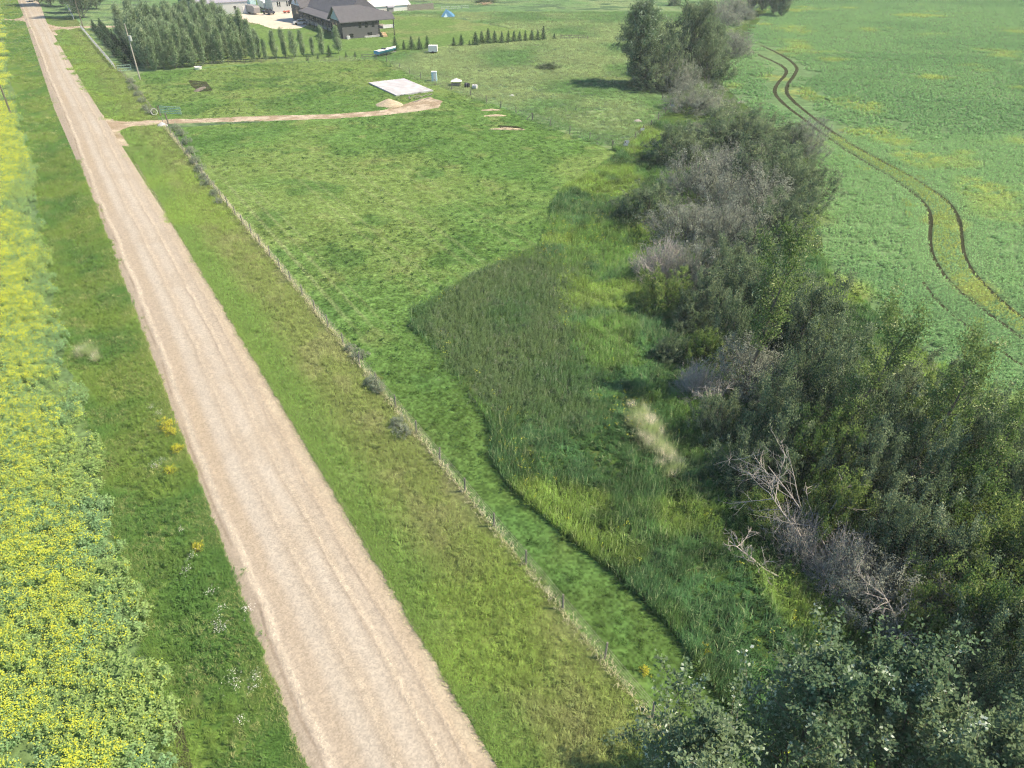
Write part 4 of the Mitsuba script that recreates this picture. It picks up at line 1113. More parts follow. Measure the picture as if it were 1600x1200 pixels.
hz = gz(88, 235) + .02
H_ = 'farmhouse'
scene[H_ + '__wall'] = MB().box(81, 92.6, 226.2, 236, hz - .3, hz + 3.15).box(85, 97, 236, 268, hz - .3, hz + 4.8).box(82.5, 97, 268, 280, hz - .3, hz + 3.15).ply('siding_grey')
scene[H_ + '__upper_wall'] = MB().box(80.96, 92.64, 226.16, 236.04, hz + 3.15, hz + 4.75).box(82.46, 97.04, 267.96, 280.04, hz + 3.15, hz + 4.75).ply('siding_dark')
scene[H_ + '__foundation'] = MB().box(83.2, 85, 236.05, 267.9, hz - .3, hz + 1.55).box(87.8, 92.9, 225.9, 226.2, hz - .3, hz + .35).ply('concrete')
scene[H_ + '__front_wall'] = MB().box(80.9, 81, 226.2, 236, hz - .3, hz + 4.7).box(82.4, 82.5, 268, 280, hz - .3, hz + 4.7).ply('siding_dark')
for k, (u, va, vb, zr) in enumerate(((80.86, 226.6, 235.6, 7.9), (82.36, 268.4, 279.6, 8.8))):
    scene[num(H_ + '__gable')] = gable_tri(u, va, vb, hz + 4.75, hz + zr).ply('trim_pale')
labels[H_ + '__gable'] = {'label': 'pale blue-grey gable triangle'}
labels[H_ + '__gable_001'] = {'label': 'pale blue-grey gable triangle'}
e, r1, r2 = hz + 4.6, hz + 8.4, hz + 9.4
roof = MB()
roof.slab([P3(80.2, 225.6, e), P3(98.2, 225.6, e), P3(98.2, 227.9, hz + 6.15), P3(92.6, 228.7, hz + 6.7), P3(88.8, 231.1, r1), P3(80.2, 231.1, r1)], .22)
roof.slab([P3(80.2, 231.1, r1), P3(88.8, 231.1, r1), P3(91, 236.9, e), P3(80.2, 236.6, e)], .22)
roof.slab([P3(88.8, 231.1, r1 - .02), P3(92.6, 228.7, hz + 6.68), P3(98.2, 227.9, hz + 6.13), P3(98.2, 237, e), P3(91, 237, e)], .2)
roof.slab([P3(84.4, 234, hz + 4.9), P3(84.4, 270, hz + 4.9), P3(91.4, 270, hz + 10.4), P3(91.4, 234.5, hz + 10.4)][::-1], .22)
roof.slab([P3(91.4, 234.5, hz + 10.4), P3(91.4, 270, hz + 10.4), P3(98, 270, hz + 4.9), P3(98, 234, hz + 4.9)][::-1], .22)
roof.slab([P3(84.4, 234, hz + 4.88), P3(91.4, 234.5, hz + 10.38), P3(98, 234, hz + 4.88)], .2)
roof.slab([P3(81.7, 267.4, e), P3(97.5, 267.4, e), P3(97.5, 274, r2), P3(81.7, 274, r2)], .22)
roof.slab([P3(81.7, 274, r2), P3(97.5, 274, r2), P3(97.5, 280.6, e), P3(81.7, 280.6, e)], .22)
scene[H_ + '__roof'] = roof.ply('roof_shingle')
scene[H_ + '__porch_roof'] = MB().slab([P3(80.9, 236.8, hz + 3.9), P3(85.1, 236.8, hz + 5.0), P3(85.1, 267.3, hz + 5.0), P3(80.9, 267.3, hz + 3.9)], .2).ply('roof_shingle')
scene[H_ + '__porch_floor'] = boxm(81.3, 85, 236.1, 267.9, hz + 1.55, hz + 1.75).ply('weathered_wood')
for v in np.linspace(237, 267, 8):
    scene[num(H_ + '__post')] = boxm(81.4, 81.62, v - .11, v + .11, hz - .2, hz + 3.8).ply('siding_dark')
scene[H_ + '__railing'] = MB().box(81.45, 81.55, 237, 267, hz + 2.6, hz + 2.7).box(81.45, 81.55, 237, 267, hz + 2.0, hz + 2.08).ply('siding_dark')
for a in (86.7, 88.8, 91):
    window(H_, 'v', 226.2, a - .35, a + .35, hz + 2.75, hz + 4.0)
for a, b in ((83.1, 84.2), (89.0, 90.3)):
    window(H_, 'v', 226.2, a, b, hz + .35, hz + 1.15)
for a, b, zl, zh in ((229.5, 231, 2.6, 3.9), (233, 234, 2.6, 3.9), (272.6, 275.4, 2.2, 4.2)):
    window(H_, 'u', 80.9 if a < 260 else 82.4, a, b, hz + zl, hz + zh)
for v in np.arange(239, 266, 4.4):
    window(H_, 'u', 85, v, v + 1.5, hz + 2.3, hz + 3.7)
window(H_, 'u', 82.36, 273.2, 274.8, hz + 5.4, hz + 6.8)
scene[H_ + '__deck'] = MB().box(92.7, 98, 226.3, 235.5, hz + 1.9, hz + 2.05).ply('weathered_wood')
scene[H_ + '__deck_railing'] = boxm(94.2, 98, 226.15, 226.25, hz + 2.0, hz + 3.0).ply('white_paint')
labels[H_ + '__deck_railing'] = {'label': 'white solid deck railing'}
for u in (92.9, 97.8):
    scene[num(H_ + '__deck_post')] = boxm(u - .1, u + .1, 226.0, 226.2, hz - .2, hz + 4.55).ply('siding_dark')
scene[H_ + '__deck_stair'] = MB().box(93.2, 94.6, 225.0, 226, hz - .1, hz + .9).box(93.2, 94.6, 224.2, 225.0, hz - .1, hz + .45).ply('lumber')
scene[H_ + '__air_unit'] = boxm(81.9, 82.8, 225.2, 225.9, hz - .1, hz + .85).ply('off_white')
lab(H_, 'dark grey farmhouse with shingled gable roofs and a long front porch', 'house')


def shed(key, u0, u1, v0, v1, h, rise, wall, roofm, axis='u', seams=0):
    z = gz((u0 + u1) / 2, (v0 + v1) / 2)
    scene[key + '__wall'] = boxm(u0, u1, v0, v1, z - .3, z + h).ply(wall)
    o = .35
    if axis == 'u':
        m = (v0 + v1) / 2
        A_ = [P3(u0 - o, v0 - o, z + h), P3(u1 + o, v0 - o, z + h), P3(u1 + o, m, z + h + rise), P3(u0 - o, m, z + h + rise)]
        B_ = [P3(u0 - o, m, z + h + rise), P3(u1 + o, m, z + h + rise), P3(u1 + o, v1 + o, z + h), P3(u0 - o, v1 + o, z + h)]
        g = [gable_tri(u, v0, v1, z + h, z + h + rise - .15, .02) for u in (u0 + .01, u1 - .03)]
    else:
        m = (u0 + u1) / 2
        A_ = [P3(u0 - o, v1 + o, z + h), P3(u0 - o, v0 - o, z + h), P3(m, v0 - o, z + h + rise), P3(m, v1 + o, z + h + rise)]
        B_ = [P3(m, v1 + o, z + h + rise), P3(m, v0 - o, z + h + rise), P3(u1 + o, v0 - o, z + h), P3(u1 + o, v1 + o, z + h)]
        g = []
    scene[key + '__roof'] = MB().slab(A_, .12).slab(B_, .12).ply(roofm)
    for k in g:
        scene[num(key + '__gable')] = k.ply(wall)
    return z


z = shed('metal_shop', 55, 73.3, 305, 321, 4.1, 2.0, 'metal_siding', 'metal_roof')
for u in (58.5, 62.4, 71.9):
    scene[num('metal_shop__door')] = boxm(u - .55, u + .55, 304.92, 305.02, z, z + 2.5).ply('white_paint')
window('metal_shop', 'v', 305, 68.2, 68.9, z + 1.6, z + 2.6)
lab('metal_shop', 'long pale grey metal shop behind the poplar grove with white doors', 'shed')
z = shed('garage', 81.6, 91.2, 301.2, 311, 4.2, 1.8, 'metal_siding', 'metal_roof')
for u in (83.6, 84.4, 87.2, 88.0):
    window('garage', 'v', 301.2, u - .14, u + .14, z + 2.0, z + 3.5)
lab('garage', 'square pale metal garage with paired narrow windows behind the gravel yard', 'garage')
z = shed('teal_shed', 51, 55, 311, 316, 5, 1.2, 'teal_paint', 'teal_paint')
lab('teal_shed', 'dark teal shed just left of the long metal shop', 'shed')
z = shed('white_greenhouse', 112.5, 129, 281, 287, 2.0, 1.9, 'white_paint', 'white_paint')
for k in range(7):
    u = 112.2 + k * 2.8
    scene[num('white_greenhouse__rib')] = MB().beam(P3(u, 280.65, z + 2.02), P3(u, 284, z + 3.99), .07).ply('off_white')
scene['white_greenhouse__door'] = boxm(112.4, 112.5, 283.4, 284.6, z, z + 1.9).ply('black_paint')
lab('white_greenhouse', 'long low white greenhouse behind the farmhouse', 'greenhouse')
z = shed('small_shed', 118.6, 120.6, 277.5, 279.4, 1.9, .5, 'grey_paint', 'metal_roof')
lab('small_shed', 'small grey shed in front of the white greenhouse', 'shed')
# windbreak of upright boards
zw = gz(132, 279)
for k, u in enumerate(np.arange(127, 138, .42)):
    scene[num('board_windbreak__board')] = boxm(u, u + .36, 279, 279.06 + .02 * (k % 3), zw - .1, zw + 2.1 + .12 * math.sin(k * 2.3)).ply('weathered_wood')
scene['board_windbreak__rail'] = MB().box(127, 138, 279.1, 279.2, zw + .5, zw + .65).box(127, 138, 279.1, 279.2, zw + 1.6, zw + 1.75).ply('weathered_wood')
lab('board_windbreak', 'grey weathered board windbreak beside the white greenhouse', 'fence')


def rail_fence(key, pts, h, rails, step, mat, label, cat='fence', post=.12, rail_h=.12, group=None):
    pts = np.asarray(pts, float)
    L = np.r_[0, np.cumsum(np.linalg.norm(np.diff(pts, axis=0), axis=1))]
    s = np.linspace(0, L[-1], max(2, int(L[-1] / step) + 1))
    q = np.c_[np.interp(s, L, pts[:, 0]), np.interp(s, L, pts[:, 1])]
    zz = zt(q[:, 0], q[:, 1])
    for (x, y), z_ in zip(q, zz):
        scene[num(key + '__post')] = MB().beam([x, y, z_ - .2], [x, y, z_ + h + .08], post).ply(mat)
    for r in rails:
        for i in range(len(q) - 1):
            scene[num(key + '__rail')] = MB().beam([*q[i], zz[i] + h * r], [*q[i + 1], zz[i + 1] + h * r], .05, rail_h).ply(mat)
    lab(key, label, cat, group)


rail_fence('white_fence', [XY(15.8, 212.2), XY(15.4, 293)], 1.25, (.55, .95), 3.0, 'white_paint', 'long white rail fence between the road ditch and the rows of young spruce', rail_h=.2)
rail_fence('white_fence_001', [XY(15.4, 318.6), XY(17.0, 372)], 1.3, (.55, .95), 3.2, 'white_paint', 'white rail fence beyond the second driveway at the top left', rail_h=.2)
rail_fence('corral_fence', [XY(118, 316), XY(152, 298.5), XY(168, 288)], 1.4, (.4, .75, 1.0), 3.2, 'weathered_wood', 'grey rail corral fence along the top edge behind the greenhouse')
rail_fence('pole_fence', [XY(138.9, 273.5), XY(149.7, 271.5)], 1.3, (.4, .9), 2.6, 'off_white', 'pale rail fence right of the board windbreak')
rail_fence('yard_fence', [XY(*UV((-39.91, 202.25))), XY(*UV((-36.15, 202.25)))], 1.2, (.5, .95), 2.4, 'weathered_wood', 'short grey rail fence beside the blue boat')
rail_fence('yard_fence_001', [(14.87, 235.40), (22.97, 234.18)], 1.2, (.5, .95), 2.6, 'weathered_wood', 'grey rail fence at the right end of the spruce row')


def wire_fence(key, pts, h, label, step=None, ends=(), r=.06, wires=(.35, .6, .85, 1.08), mat='old_post'):
    """Posts at the points, or every step metres between them; thin wires strung along."""
    pts = np.asarray(pts, float)
    if step:
        L = np.r_[0, np.cumsum(np.linalg.norm(np.diff(pts, axis=0), axis=1))]
        s = np.arange(0, L[-1] + .1, step)
        pts = np.c_[np.interp(s, L, pts[:, 0]), np.interp(s, L, pts[:, 1])]
    rng = R(len(pts)); zz = zt(pts[:, 0], pts[:, 1])
    for (x, y), z_ in zip(pts, zz):
        d = rng.normal(0, .05, 2)
        m = MB().tube([[x, y, z_ - .2], [x + d[0], y + d[1], z_ + h * rng.uniform(.92, 1.1)]], [r, r * .9], 7)
        scene[num(key + '__post')] = m.ply(mat)
    for w in wires:
        m = MB().tube(np.c_[pts, zz + w * h / 1.2], .009, 3)
        scene[num(key + '__wire')] = m.ply('wire')
    lab(key, label, 'fence')


wire_fence('wire_fence', [XY(16.45, 5), XY(16.3, 45), XY(16.0, 105), XY(16.4, 149.5)], 1.3, 'weathered post and wire fence between the road ditch and the mown pasture', 3.9, r=.06, mat='weathered_wood')
wire_fence('wire_fence_001', [XY(16.4, 158), XY(16.6, 175), XY(16.2, 211)], 1.2, 'post and wire fence with silver shrubs from the green gate to the white fence', 3.9)
wire_fence('wire_fence_002', [(-32.7, 197.7), (-28.0, 188.3), (-24.8, 181.9), (-21.5, 175.9), (-17.5, 169.6), (-13.4, 164.9), (-8.9, 158.6), (-5.3, 152.8), (-2.3, 147.8), (0.8, 143.6), (3.9, 138.6), (7.1, 134.0), (10.4, 129.1), (13.6, 125.0), (17.0, 119.9)], 1.35, 'sagging wire fence running diagonally from the boat to the pasture corner', r=.085)
wire_fence('wire_fence_003', [(17.1, 119.2), (19.0, 119.2), (21.4, 124.2), (23.6, 129.1), (25.6, 132.6), (27.8, 137.7), (30.1, 143.1), (32.1, 148.3), (31.5, 154.5), (35.8, 158.6)], 1.35, 'wire fence from the pasture corner up to the thicket with white signs', r=.085)
wire_fence('wire_fence_004', [(-91.8, 188.3), (-80.9, 190.7), (-72.3, 194.2), (-63.2, 196.8), (-53.7, 198.6), (-44.0, 200.4), (-39.9, 202.2)], 1.1, 'wire fence along the front of the poplar grove', 4.0)
x, y = (3.92, 138.64)
scene['fence_brace'] = MB().beam([x - 1.3, y - .2, z1((x, y)) - .05], [x - .05, y, z1((x, y)) + 1.25], .1).ply('old_post')
lab('fence_brace', 'slanting wooden brace leaning on a diagonal fence post', 'brace')
for i, (p, z0, w, lb) in enumerate([((19.07, 119.18), .55, .8, 'small white sign on the fence corner, lower of two'), ((19.26, 119.37), 1.0, .8, 'small white sign on the fence corner, upper of two'), ((23.34, 128.71), .5, .7, 'small white sign farther up the fence to the thicket'), ((32.34, 147.78), .4, .7, 'small white sign on the fence nearest the grey willow')]):
    key = num('fence_sign'); zz = z1(p)
    m = MB().box(p[0] - w / 2, p[0] + w / 2, p[1] - .13, p[1] - .10, zz + z0, zz + z0 + .42, False)
    scene[key] = m.ply('white_paint'); lab(key, lb, 'sign')


def gate(key, a, b, h, n, mat, label):
    a, b = np.asarray(a, float), np.asarray(b, float); z0 = float(zt(*(a + b) / 2)) + .15
    for i in range(n):
        zz = z0 + .1 + h * i / (n - 1)
        scene[num(key + '__rail')] = MB().beam([*a, zz], [*b, zz], .09, .11).ply(mat)
    scene[key + '__frame'] = MB().beam([*a, z0], [*a, z0 + h + .12], .07).beam([*b, z0], [*b, z0 + h + .12], .07).beam([*((a + b) / 2), z0 + .1], [*((a + b) / 2), z0 + h + .1], .05).ply(mat)
    lab(key, label, 'gate')


gate('field_gate', (-68.95, 143.09), (-64.53, 142.08), 1.25, 5, 'green_paint', 'pale green five-rail metal gate standing open beside the dirt driveway')
gate('field_gate_001', (-96.88, 185.02), (-93.93, 185.82), 1.15, 3, 'green_paint', 'pale green metal gate at the end of the white road fence')
for i, (p, lb) in enumerate([((-68.45, 141.58), 'dark gate post at the hinge of the open green gate'), ((-64.61, 135.81), 'dark leaning gate post beside the white boulder')]):
    key = num('gate_post'); zz = z1(p)
    scene[key] = MB().tube([[*p, zz - .2], [p[0] - .1, p[1], zz + 1.9]], [.13, .12], 8).ply('old_post'); lab(key, lb, 'post')


def utility_pole(key, p, h, label, box=False, mat='pole_wood', arm=True):
    zz = z1(p)
    scene[key + '__pole'] = MB().tube([[*p, zz - .3], [*p, zz + h]], [.17, .11], 10).ply(mat)
    if arm:
        scene[key + '__insulator'] = MB().tube([[p[0], p[1], zz + h], [p[0], p[1], zz + h + .28]], [.07, .04], 6).ply('off_white')
    if box:
        scene[key + '__transformer'] = MB().tube([[p[0] + .42, p[1], zz + h - 3.4], [p[0] + .42, p[1], zz + h - 2.3]], [.3, .3], 10).ply('metal_siding')
        scene[key + '__bracket'] = MB().beam([*p, zz + h - 2.6], [p[0] + .4, p[1], zz + h - 2.6], .06).ply('grey_paint')
    lab(key, label, 'pole')


utility_pole('utility_pole', (-87.51, 175.90), 11.6, 'tall pale wooden utility pole with a transformer in front of the grove', True)
utility_pole('utility_pole_001', (-140.87, 255.21), 10.5, 'dark utility pole at the near end of the second driveway by the white fence', mat='bark')
utility_pole('utility_pole_002', (-97.80, 142.08), 5.9, 'short leaning post at the edge of the yellow field', mat='bark', arm=False)
ends = []
for p, h in (((-87.51, 175.90), 11.5), ((-140.87, 255.21), 10.4)):
    ends.append(np.array([*p, z1(p) + h]))
far = ends[1] + (ends[1] - ends[0]); 
t = np.linspace(0, 1, 12)
pts = [ends[0] + (ends[1] - ends[0]) * a - [0, 0, 4 * a * (1 - a) * 1.3] for a in t] + [ends[1] + (far - ends[1]) * a - [0, 0, 4 * a * (1 - a) * 1.3] for a in t[1:]]
scene['power_line'] = MB().tube(pts, .012, 4).ply('wire'); lab('power_line', 'thin overhead power line hanging between the utility poles', 'cable')

# concrete slab, gravel heap
zs = gz(67, 155) + .28
scene['concrete_slab'] = boxm(62.8, 71.7, 147.2, 162.4, zs - .6, zs).ply('concrete'); lab('concrete_slab', 'pale rectangular concrete slab at the end of the dirt driveway', 'slab')


def heap(c, rx, ry, h, seed, n=40):
    g = np.linspace(-1.15, 1.15, n); X, Y = np.meshgrid(g, g)
    rr = np.sqrt(X ** 2 + Y ** 2) + .25 * (n3(X, Y, .8, seed) - .5)
    Zh = h * np.clip(1 - rr, -.15, 1) ** 1.0 if False else h * np.where(rr < 1, (1 - rr) ** .85, -.1)
    Zh = Zh + h * .12 * (n3(X, Y, .16, seed + 1) - .5) * (rr < 1)
    i, j = np.meshgrid(np.arange(n - 1), np.arange(n - 1), indexing='ij')
    q = np.stack([i * n + j, i * n + j + 1, (i + 1) * n + j + 1, (i + 1) * n + j], -1).reshape(-1, 4)
    return np.c_[c[0] + X.ravel() * rx, c[1] + Y.ravel() * ry, z1(c) + Zh.ravel()], q


obj('gravel_pile', heap((-25.24, 150.51), 2.9, 2.2, 1.3, 3), 'gravel_heap', 40); lab('gravel_pile', 'pale gravel pile in front of the concrete slab', 'pile')
obj('dirt_pile', heap((-69.55, 165.55), 1.1, 3.0, .3, 5), 'dirt', 40); lab('dirt_pile', 'low grey dirt pile in the grass in front of the grove', 'pile')
obj('boulder', heap((-65.13, 134.43), 1.0, .8, .7, 9, 22), 'off_white', 40); lab('boulder', 'white boulder at the driveway beside the leaning gate post', 'rock')
obj('boulder_001', heap((23.72, 136.74), 1.0, .7, .5, 12, 22), 'stone', 40); lab('boulder_001', 'pale flat boulder near the fence in the rough pasture', 'rock')
obj('boulder_002', heap((0.00, 158.63), .8, .5, .4, 13, 22), 'off_white', 40); lab('boulder_002', 'small whitish boulder beside the faint track in the rough pasture', 'rock')
for i, (p, L, lb) in enumerate([((-1.18, 132.18), 3.0, 'low heap of bare pale soil at the edge of the mown pasture'), ((-4.10, 146.19), 2.2, 'pale soil scrape near the diagonal fence, upper of two'), ((-3.12, 141.58), 2.0, 'pale soil scrape near the diagonal fence, lower of two')]):
    obj(num('soil_heap'), heap(p, L, .55, .3, 15 + i, 26), 'gravel_heap', 40); lab('soil_heap' if i == 0 else 'soil_heap_%03d' % i, lb, 'soil')


def vehicle(key, p, head, L, W, prof, cab, paint, label, cat, wheels=(.2, .8), wr=.36, cabmat='glass_dark', roofmat=None, zlift=.32):
    """A vehicle from its side profile (x along, z up), hood to tail; cab is the glasshouse profile."""
    M4 = trimesh.transformations.rotation_matrix(head, [0, 0, 1]); M4[:3, 3] = [p[0], p[1], z1(p)]

    def ext(poly, w):
        m = trimesh.creation.extrude_polygon(Polygon(poly), w, engine='earcut')
        m.apply_transform(trimesh.transformations.rotation_matrix(math.pi / 2, [1, 0, 0])); m.apply_translation([-L / 2, w / 2, 0]); m.apply_transform(M4)
        return m
    scene[key + '__body'] = mikit.ply(ext(prof, W), paint)
    if cab:
        scene[key + '__window'] = mikit.ply(ext(cab, W * .88), cabmat)
        x = [c[0] for c in cab]; zt_ = max(c[1] for c in cab); top = sorted(c[0] for c in cab if c[1] > zt_ - .12)
        scene[key + '__roof'] = mikit.ply(ext([(top[0] - .05, zt_), (top[-1] + .05, zt_), (top[-1] + .05, zt_ + .06), (top[0] - .05, zt_ + .06)], W * .9), roofmat or paint)
    for f in wheels:
        for sd in (-1, 1):
            c = trimesh.creation.cylinder(wr, .22, sections=18); c.apply_transform(trimesh.transformations.rotation_matrix(math.pi / 2, [1, 0, 0]))
            c.apply_translation([L * f - L / 2, sd * (W / 2 - .1), wr]); c.apply_transform(M4)
            scene[num(key + '__wheel')] = mikit.ply(c, 'rubber', smooth=30)
    lab(key, label, cat)


CAR = [(0, .35), (0, .75), (.15, .88), (1.2, .98), (4.2, 1.0), (4.5, .85), (4.5, .35)]
CARC = [(1.0, .97), (1.75, 1.42), (3.3, 1.45), (4.1, .99)]
PICK = [(0, .5), (0, 1.0), (.15, 1.15), (1.5, 1.22), (5.4, 1.22), (5.5, .55)]
PICKC = [(1.4, 1.2), (2.0, 1.8), (3.4, 1.82), (3.6, 1.2)]
SUV = [(0, .45), (0, .95), (.2, 1.1), (1.3, 1.15), (4.7, 1.2), (4.8, .5)]
SUVC = [(1.2, 1.13), (1.9, 1.75), (4.4, 1.78), (4.75, 1.18)]
vehicle('parked_car', (-72.66, 267.06), A - .25, 4.5, 1.8, CAR, CARC, 'off_white', 'white car parked beside the farmhouse porch on the gravel yard', 'car')
vehicle('pickup_truck', (-91.18, 294.08), 2.45, 5.5, 1.95, PICK, PICKC, 'navy_paint', 'dark pickup truck with white box parked in front of the garage', 'truck', wr=.42)
vehicle('dark_vehicle', (-202.31, 333.51), math.pi / 2 + A, 4.8, 1.9, SUV, SUVC, 'grey_paint', 'grey vehicle on the gravel road at the very top edge', 'car', wr=.38)
CAMP = [(0, .6), (0, 2.3), (.6, 2.9), (6.6, 3.0), (7.0, 2.6), (7.0, .7), (6.6, .5), (.3, .5)]
vehicle('camper_trailer', (-97.51, 295.94), 2.35, 7.0, 2.4, CAMP, None, 'grey_paint', 'dark grey camper trailer parked between the shop and the pickup', 'trailer', (.55, .68), .38)
vehicle('white_trailer', (-97.99, 311.61), 2.2, 7.5, 2.5, CAMP, None, 'white_paint', 'tall white trailer standing behind the pickup truck', 'trailer', (.5, .62), .38)
vehicle('white_trailer_001', (-105.90, 320.04), 2.2, 6.5, 2.4, CAMP, None, 'pale_blue', 'pale blue trailer standing behind the grey camper', 'trailer', (.5, .62), .38)
vehicle('atv', (-85.46, 297.82), A, 2.4, 1.2, [(0, .4), (0, .7), (.5, .85), (.9, .7), (1.6, .75), (2.2, .9), (2.4, .7), (2.2, .4)], None, 'red_paint', 'small red machine parked in front of the garage wall', 'machine', wr=.3)


def boat(key, p, head, L, W):
    M4 = trimesh.transformations.rotation_matrix(head, [0, 0, 1]); M4[:3, 3] = [p[0], p[1], z1(p) + .55]
    n = 14
    hull, deck = MB(), MB()
    ss = np.linspace(0, 1, n); w = W / 2 * np.where(ss < .45, .92 + .08 * ss / .45, np.sqrt(np.clip(1 - ((ss - .45) / .55) ** 2.2, 0.002, 1)))
    V = []
    for s_, w_ in zip(ss, w):
        k = .12 + .45 * s_ ** 3
        V += [[s_ * L, -w_, .95 + .2 * s_], [s_ * L, -w_ * .8, .35 + k], [s_ * L, 0, k * .8], [s_ * L, w_ * .8, .35 + k], [s_ * L, w_, .95 + .2 * s_]]
    V = np.array(V); V[:, 0] -= L / 2
    F = [[i * 5 + j, i * 5 + j + 1, (i + 1) * 5 + j + 1, (i + 1) * 5 + j] for i in range(n - 1) for j in range(4)] + [[0, 1, 2, 4], [1, 2, 3, 4]][:0]
    tr = lambda q: trimesh.transform_points(np.asarray(q, float), M4)
    scene[key + '__hull'] = mikit.ply((tr(V), np.array(F)), 'blue_plastic', smooth=True)
    Dk = []
    for s_, w_ in zip(ss, w):
        Dk += [[s_ * L - L / 2, -w_ * .98, .97 + .2 * s_], [s_ * L - L / 2, 0, 1.05 + .35 * s_], [s_ * L - L / 2, w_ * .98, .97 + .2 * s_]]
    F2 = [[i * 3 + j, i * 3 + j + 1, (i + 1) * 3 + j + 1, (i + 1) * 3 + j] for i in range(n - 1) for j in range(2)]
    scene[key + '__deck'] = mikit.ply((tr(Dk), np.array(F2)), 'white_paint')
    b = trimesh.creation.box([.05, W * .86, .75]); b.apply_translation([-L / 2 + .03, 0, .6]); b.apply_transform(M4)
    scene[key + '__transom'] = mikit.ply(b, 'blue_plastic')
    s_ = trimesh.creation.box([.5, W * .6, .35]); s_.apply_translation([-L * .12, 0, 1.22]); s_.apply_transform(M4)
    scene[key + '__windshield'] = mikit.ply(s_, 'glass_dark')
    m = MB()
    for sd in (-1, 1):
        m.beam(tr([[-L * .45, sd * .5, 0]])[0], tr([[L * .5, sd * .1, 0]])[0], .1)
    scene[key + '__trailer'] = m.ply('grey_paint')
    for sd in (-1, 1):
        c = trimesh.creation.cylinder(.3, .2, sections=16); c.apply_transform(trimesh.transformations.rotation_matrix(math.pi / 2, [1, 0, 0])); c.apply_translation([-L * .15, sd * W * .5, -.25]); c.apply_transform(M4)
        scene[num(key + '__wheel')] = mikit.ply(c, 'rubber', smooth=30)


boat('motor_boat', (-34.28, 207.99), .95, 7.5, 2.3); lab('motor_boat', 'light blue and white motor boat on a trailer beside the spruce row', 'boat')
# white box trailer by the spruces
x, y = (-21.79, 210.97); zz = z1((x, y))
scene['utility_trailer__box'] = MB().box(x - 1.2, x + 1.2, y - 1.0, y + 1.0, zz + .5, zz + 2.0, False).ply('white_paint')
scene['utility_trailer__wheel'] = mikit.ply(trimesh.creation.cylinder(.33, 2.3, sections=16, transform=trimesh.transformations.translation_matrix([x, y, zz + .33]) @ trimesh.transformations.rotation_matrix(math.pi / 2, [1, 0, 0])), 'rubber', smooth=30)
scene['utility_trailer__hitch'] = MB().beam([x - 1.2, y, zz + .5], [x - 2.4, y, zz + .4], .1).ply('grey_paint')
lab('utility_trailer', 'small white box trailer right of the short spruce row', 'trailer')
mb = MB(); rl = R(78)
for i, (x, y) in enumerate([(-20.8, 157.4), (-19.8, 156.8), (-18.9, 158.0), (-17.9, 156.2), (-21.7, 156.2), (-17.7, 159.2), (-19.8, 153.9)]):
    a = .9 + rl.normal(0, .35); L = rl.uniform(.8, 1.6); zz = z1((x, y)) + .1
    k = num('scrap_board')
    scene[k] = MB().beam([x - math.cos(a) * L, y - math.sin(a) * L, zz], [x + math.cos(a) * L, y + math.sin(a) * L, zz + .12], .16, .07).ply('weathered_wood')
    lab(k, 'grey scrap board by the near right corner of the concrete slab, %s from left' % ordinal([1, 3, 4, 5, 0, 6, 2][i]), 'board', 'scrap boards by the slab')
# things at the slab's far right corner
x, y = (-18.03, 173.74); zz = z1((x, y))
scene['portable_toilet__cabin'] = MB().box(x - .6, x + .6, y - .6, y + .6, zz, zz + 2.0, False).ply('pale_blue')
scene['portable_toilet__door'] = MB().box(x - .15, x + .45, y - .65, y - .6, zz + .1, zz + 1.85, False).ply('white_paint')
m = MB().slab([[x - .66, y - .66, zz + 2.1], [x + .66, y - .66, zz + 2.1], [x + .66, y + .66, zz + 2.1], [x - .66, y + .66, zz + 2.1]], .12)
scene['portable_toilet__roof'] = m.ply('white_paint')
lab('portable_toilet', 'pale blue upright cabin beside the fence behind the concrete slab', 'cabin')
x, y = (-12.64, 168.88); zz = z1((x, y))
for dx, dy in ((-.9, -.7), (.9, -.7), (.9, .7), (-.9, .7)):
    scene[num('feeder__leg')] = MB().beam([x + dx, y + dy, zz - .1], [x + dx, y + dy, zz + .95], .09).ply('old_post')
scene['feeder__roof'] = MB().add([[x - 1.2, y - 1, zz + .95], [x + 1.2, y - 1, zz + .95], [x + 1.2, y + 1, zz + .95], [x - 1.2, y + 1, zz + .95], [x, y, zz + 1.6]], np.array([[0, 1, 4], [1, 2, 4], [2, 3, 4], [3, 0, 4], [2, 1, 0], [3, 2, 0]])).ply('white_paint')
scene['feeder__trough'] = MB().box(x - .8, x + .8, y - .6, y + .6, zz + .1, zz + .5, False).ply('weathered_wood')
lab('feeder', 'small shelter with a peaked white roof in the rough pasture behind the slab', 'shelter')
for key, p, mat, lb in (('plastic_drum', (-10.07, 166.87), 'black_paint', 'black drum lying in the grass right of the white-roofed shelter'), ('plastic_drum_001', (-8.28, 165.55), 'off_white', 'pale drum on the ground, rightmost beyond the white-roofed shelter')):
    zz = z1(p)
    c = trimesh.creation.cylinder(.5, 1.0, sections=20, transform=trimesh.transformations.translation_matrix([p[0], p[1], zz + .5]) @ trimesh.transformations.rotation_matrix(math.pi / 2, [.3, 1, 0]))
    scene[key + '__drum'] = mikit.ply(c, mat, smooth=30)
    scene[key + '__hoop'] = mikit.ply(trimesh.creation.annulus(.48, .54, .12, transform=trimesh.transformations.translation_matrix([p[0], p[1], zz + .5]) @ trimesh.transformations.rotation_matrix(math.pi / 2, [.3, 1, 0])), 'grey_paint', smooth=30)
    lab(key, lb, 'drum')
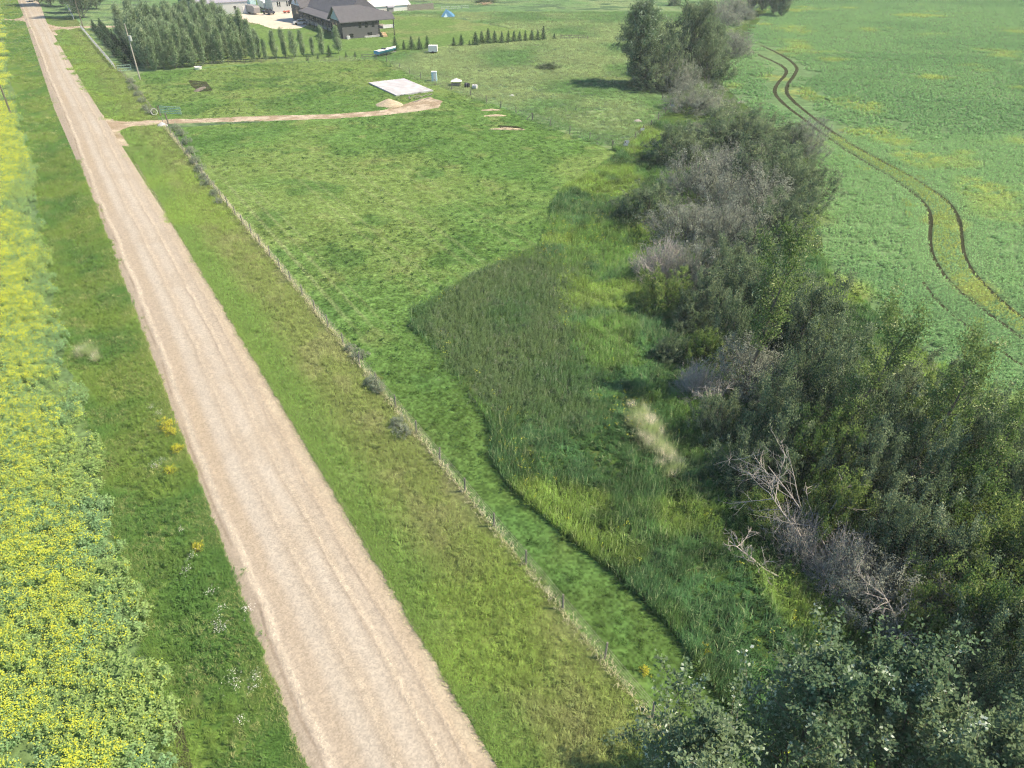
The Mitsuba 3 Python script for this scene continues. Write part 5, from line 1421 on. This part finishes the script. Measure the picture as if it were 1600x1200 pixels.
# blue tent on the lawn
x, y = (-23.68, 286.87); zz = z1((x, y))
t5 = [[x - 2.4, y - 1.8, zz], [x + 2.6, y - 2.0, zz], [x + 3.0, y + 1.6, zz], [x - 2.2, y + 1.8, zz], [x - .4, y, zz + 2.5], [x + 1.5, y + .3, zz + 1.5]]
scene['garden_tent__canopy'] = MB().add(t5, [[0, 1, 4], [1, 5, 4], [1, 2, 5], [2, 3, 5], [3, 4, 5], [3, 0, 4]]).ply('blue_cloth')
scene['garden_tent__opening'] = MB().add([[x - 1.2, y - 2.13, zz + .05], [x + .4, y - 2.0, zz + .05], [x - .4, y - .95, zz + 1.25]], [[0, 1, 2]]).ply('pale_blue')
lab('garden_tent', 'blue tent pitched at the far edge of the lawn', 'tent')
# lumber heap at the top, white tub by the grove, culvert ring
mb = MB(); rl = R(77); c = np.array((-11.30, 324.41))
for i in range(26):
    a = rl.uniform(0, 3.1); q = c + rl.normal(0, 1.6, 2); L = rl.uniform(1, 2.4); zz = z1(q) + rl.uniform(.05, .9)
    mb.beam([q[0] - math.cos(a) * L, q[1] - math.sin(a) * L, zz], [q[0] + math.cos(a) * L, q[1] + math.sin(a) * L, zz + rl.normal(0, .25)], .18, .06)
obj('lumber_pile', mb, 'lumber'); lab('lumber_pile', 'heap of pale broken lumber in the field near the top edge', 'pile', kind='stuff')
x, y = (-78.38, 188.26); zz = z1((x, y))
tub = trimesh.creation.revolve([[0.05, 0], [.75, 0], [.95, .6], [.9, .62], [.7, .08], [.05, .08]], sections=24); tub.apply_translation([x, y, zz])
scene['water_tub'] = mikit.ply(tub, 'white_paint', smooth=30); lab('water_tub', 'white tub lying in the grass in front of the grove', 'tub')
x, y = (-70.00, 142.58); zz = z1((x, y))
ringm = trimesh.creation.annulus(.52, .62, .5, transform=trimesh.transformations.translation_matrix([x, y, zz + .55]) @ trimesh.transformations.rotation_matrix(1.3, [1, .6, 0]))
scene['culvert_ring'] = mikit.ply(ringm, 'off_white', smooth=30); lab('culvert_ring', 'whitish culvert ring leaning in the shrubs left of the open green gate', 'pipe')

# ------------------------------------------------------------------ air
scene['air'] = {'type': 'homogeneous', 'albedo': {'type': 'rgb', 'value': [.95, .95, .95]}, 'sigma_t': {'type': 'rgb', 'value': [.00032, .00034, .00036]}}
scene['haze'] = {'type': 'cube', 'to_world': T().translate([0, 500, 17.5]) @ T().scale([4300, 4300, 19.7]), 'bsdf': {'type': 'null'}, 'interior': {'type': 'ref', 'id': 'air'}}
scene['camera']['medium'] = {'type': 'ref', 'id': 'air'}
lab('haze', 'thin summer haze over the fields', 'haze', kind='stuff')
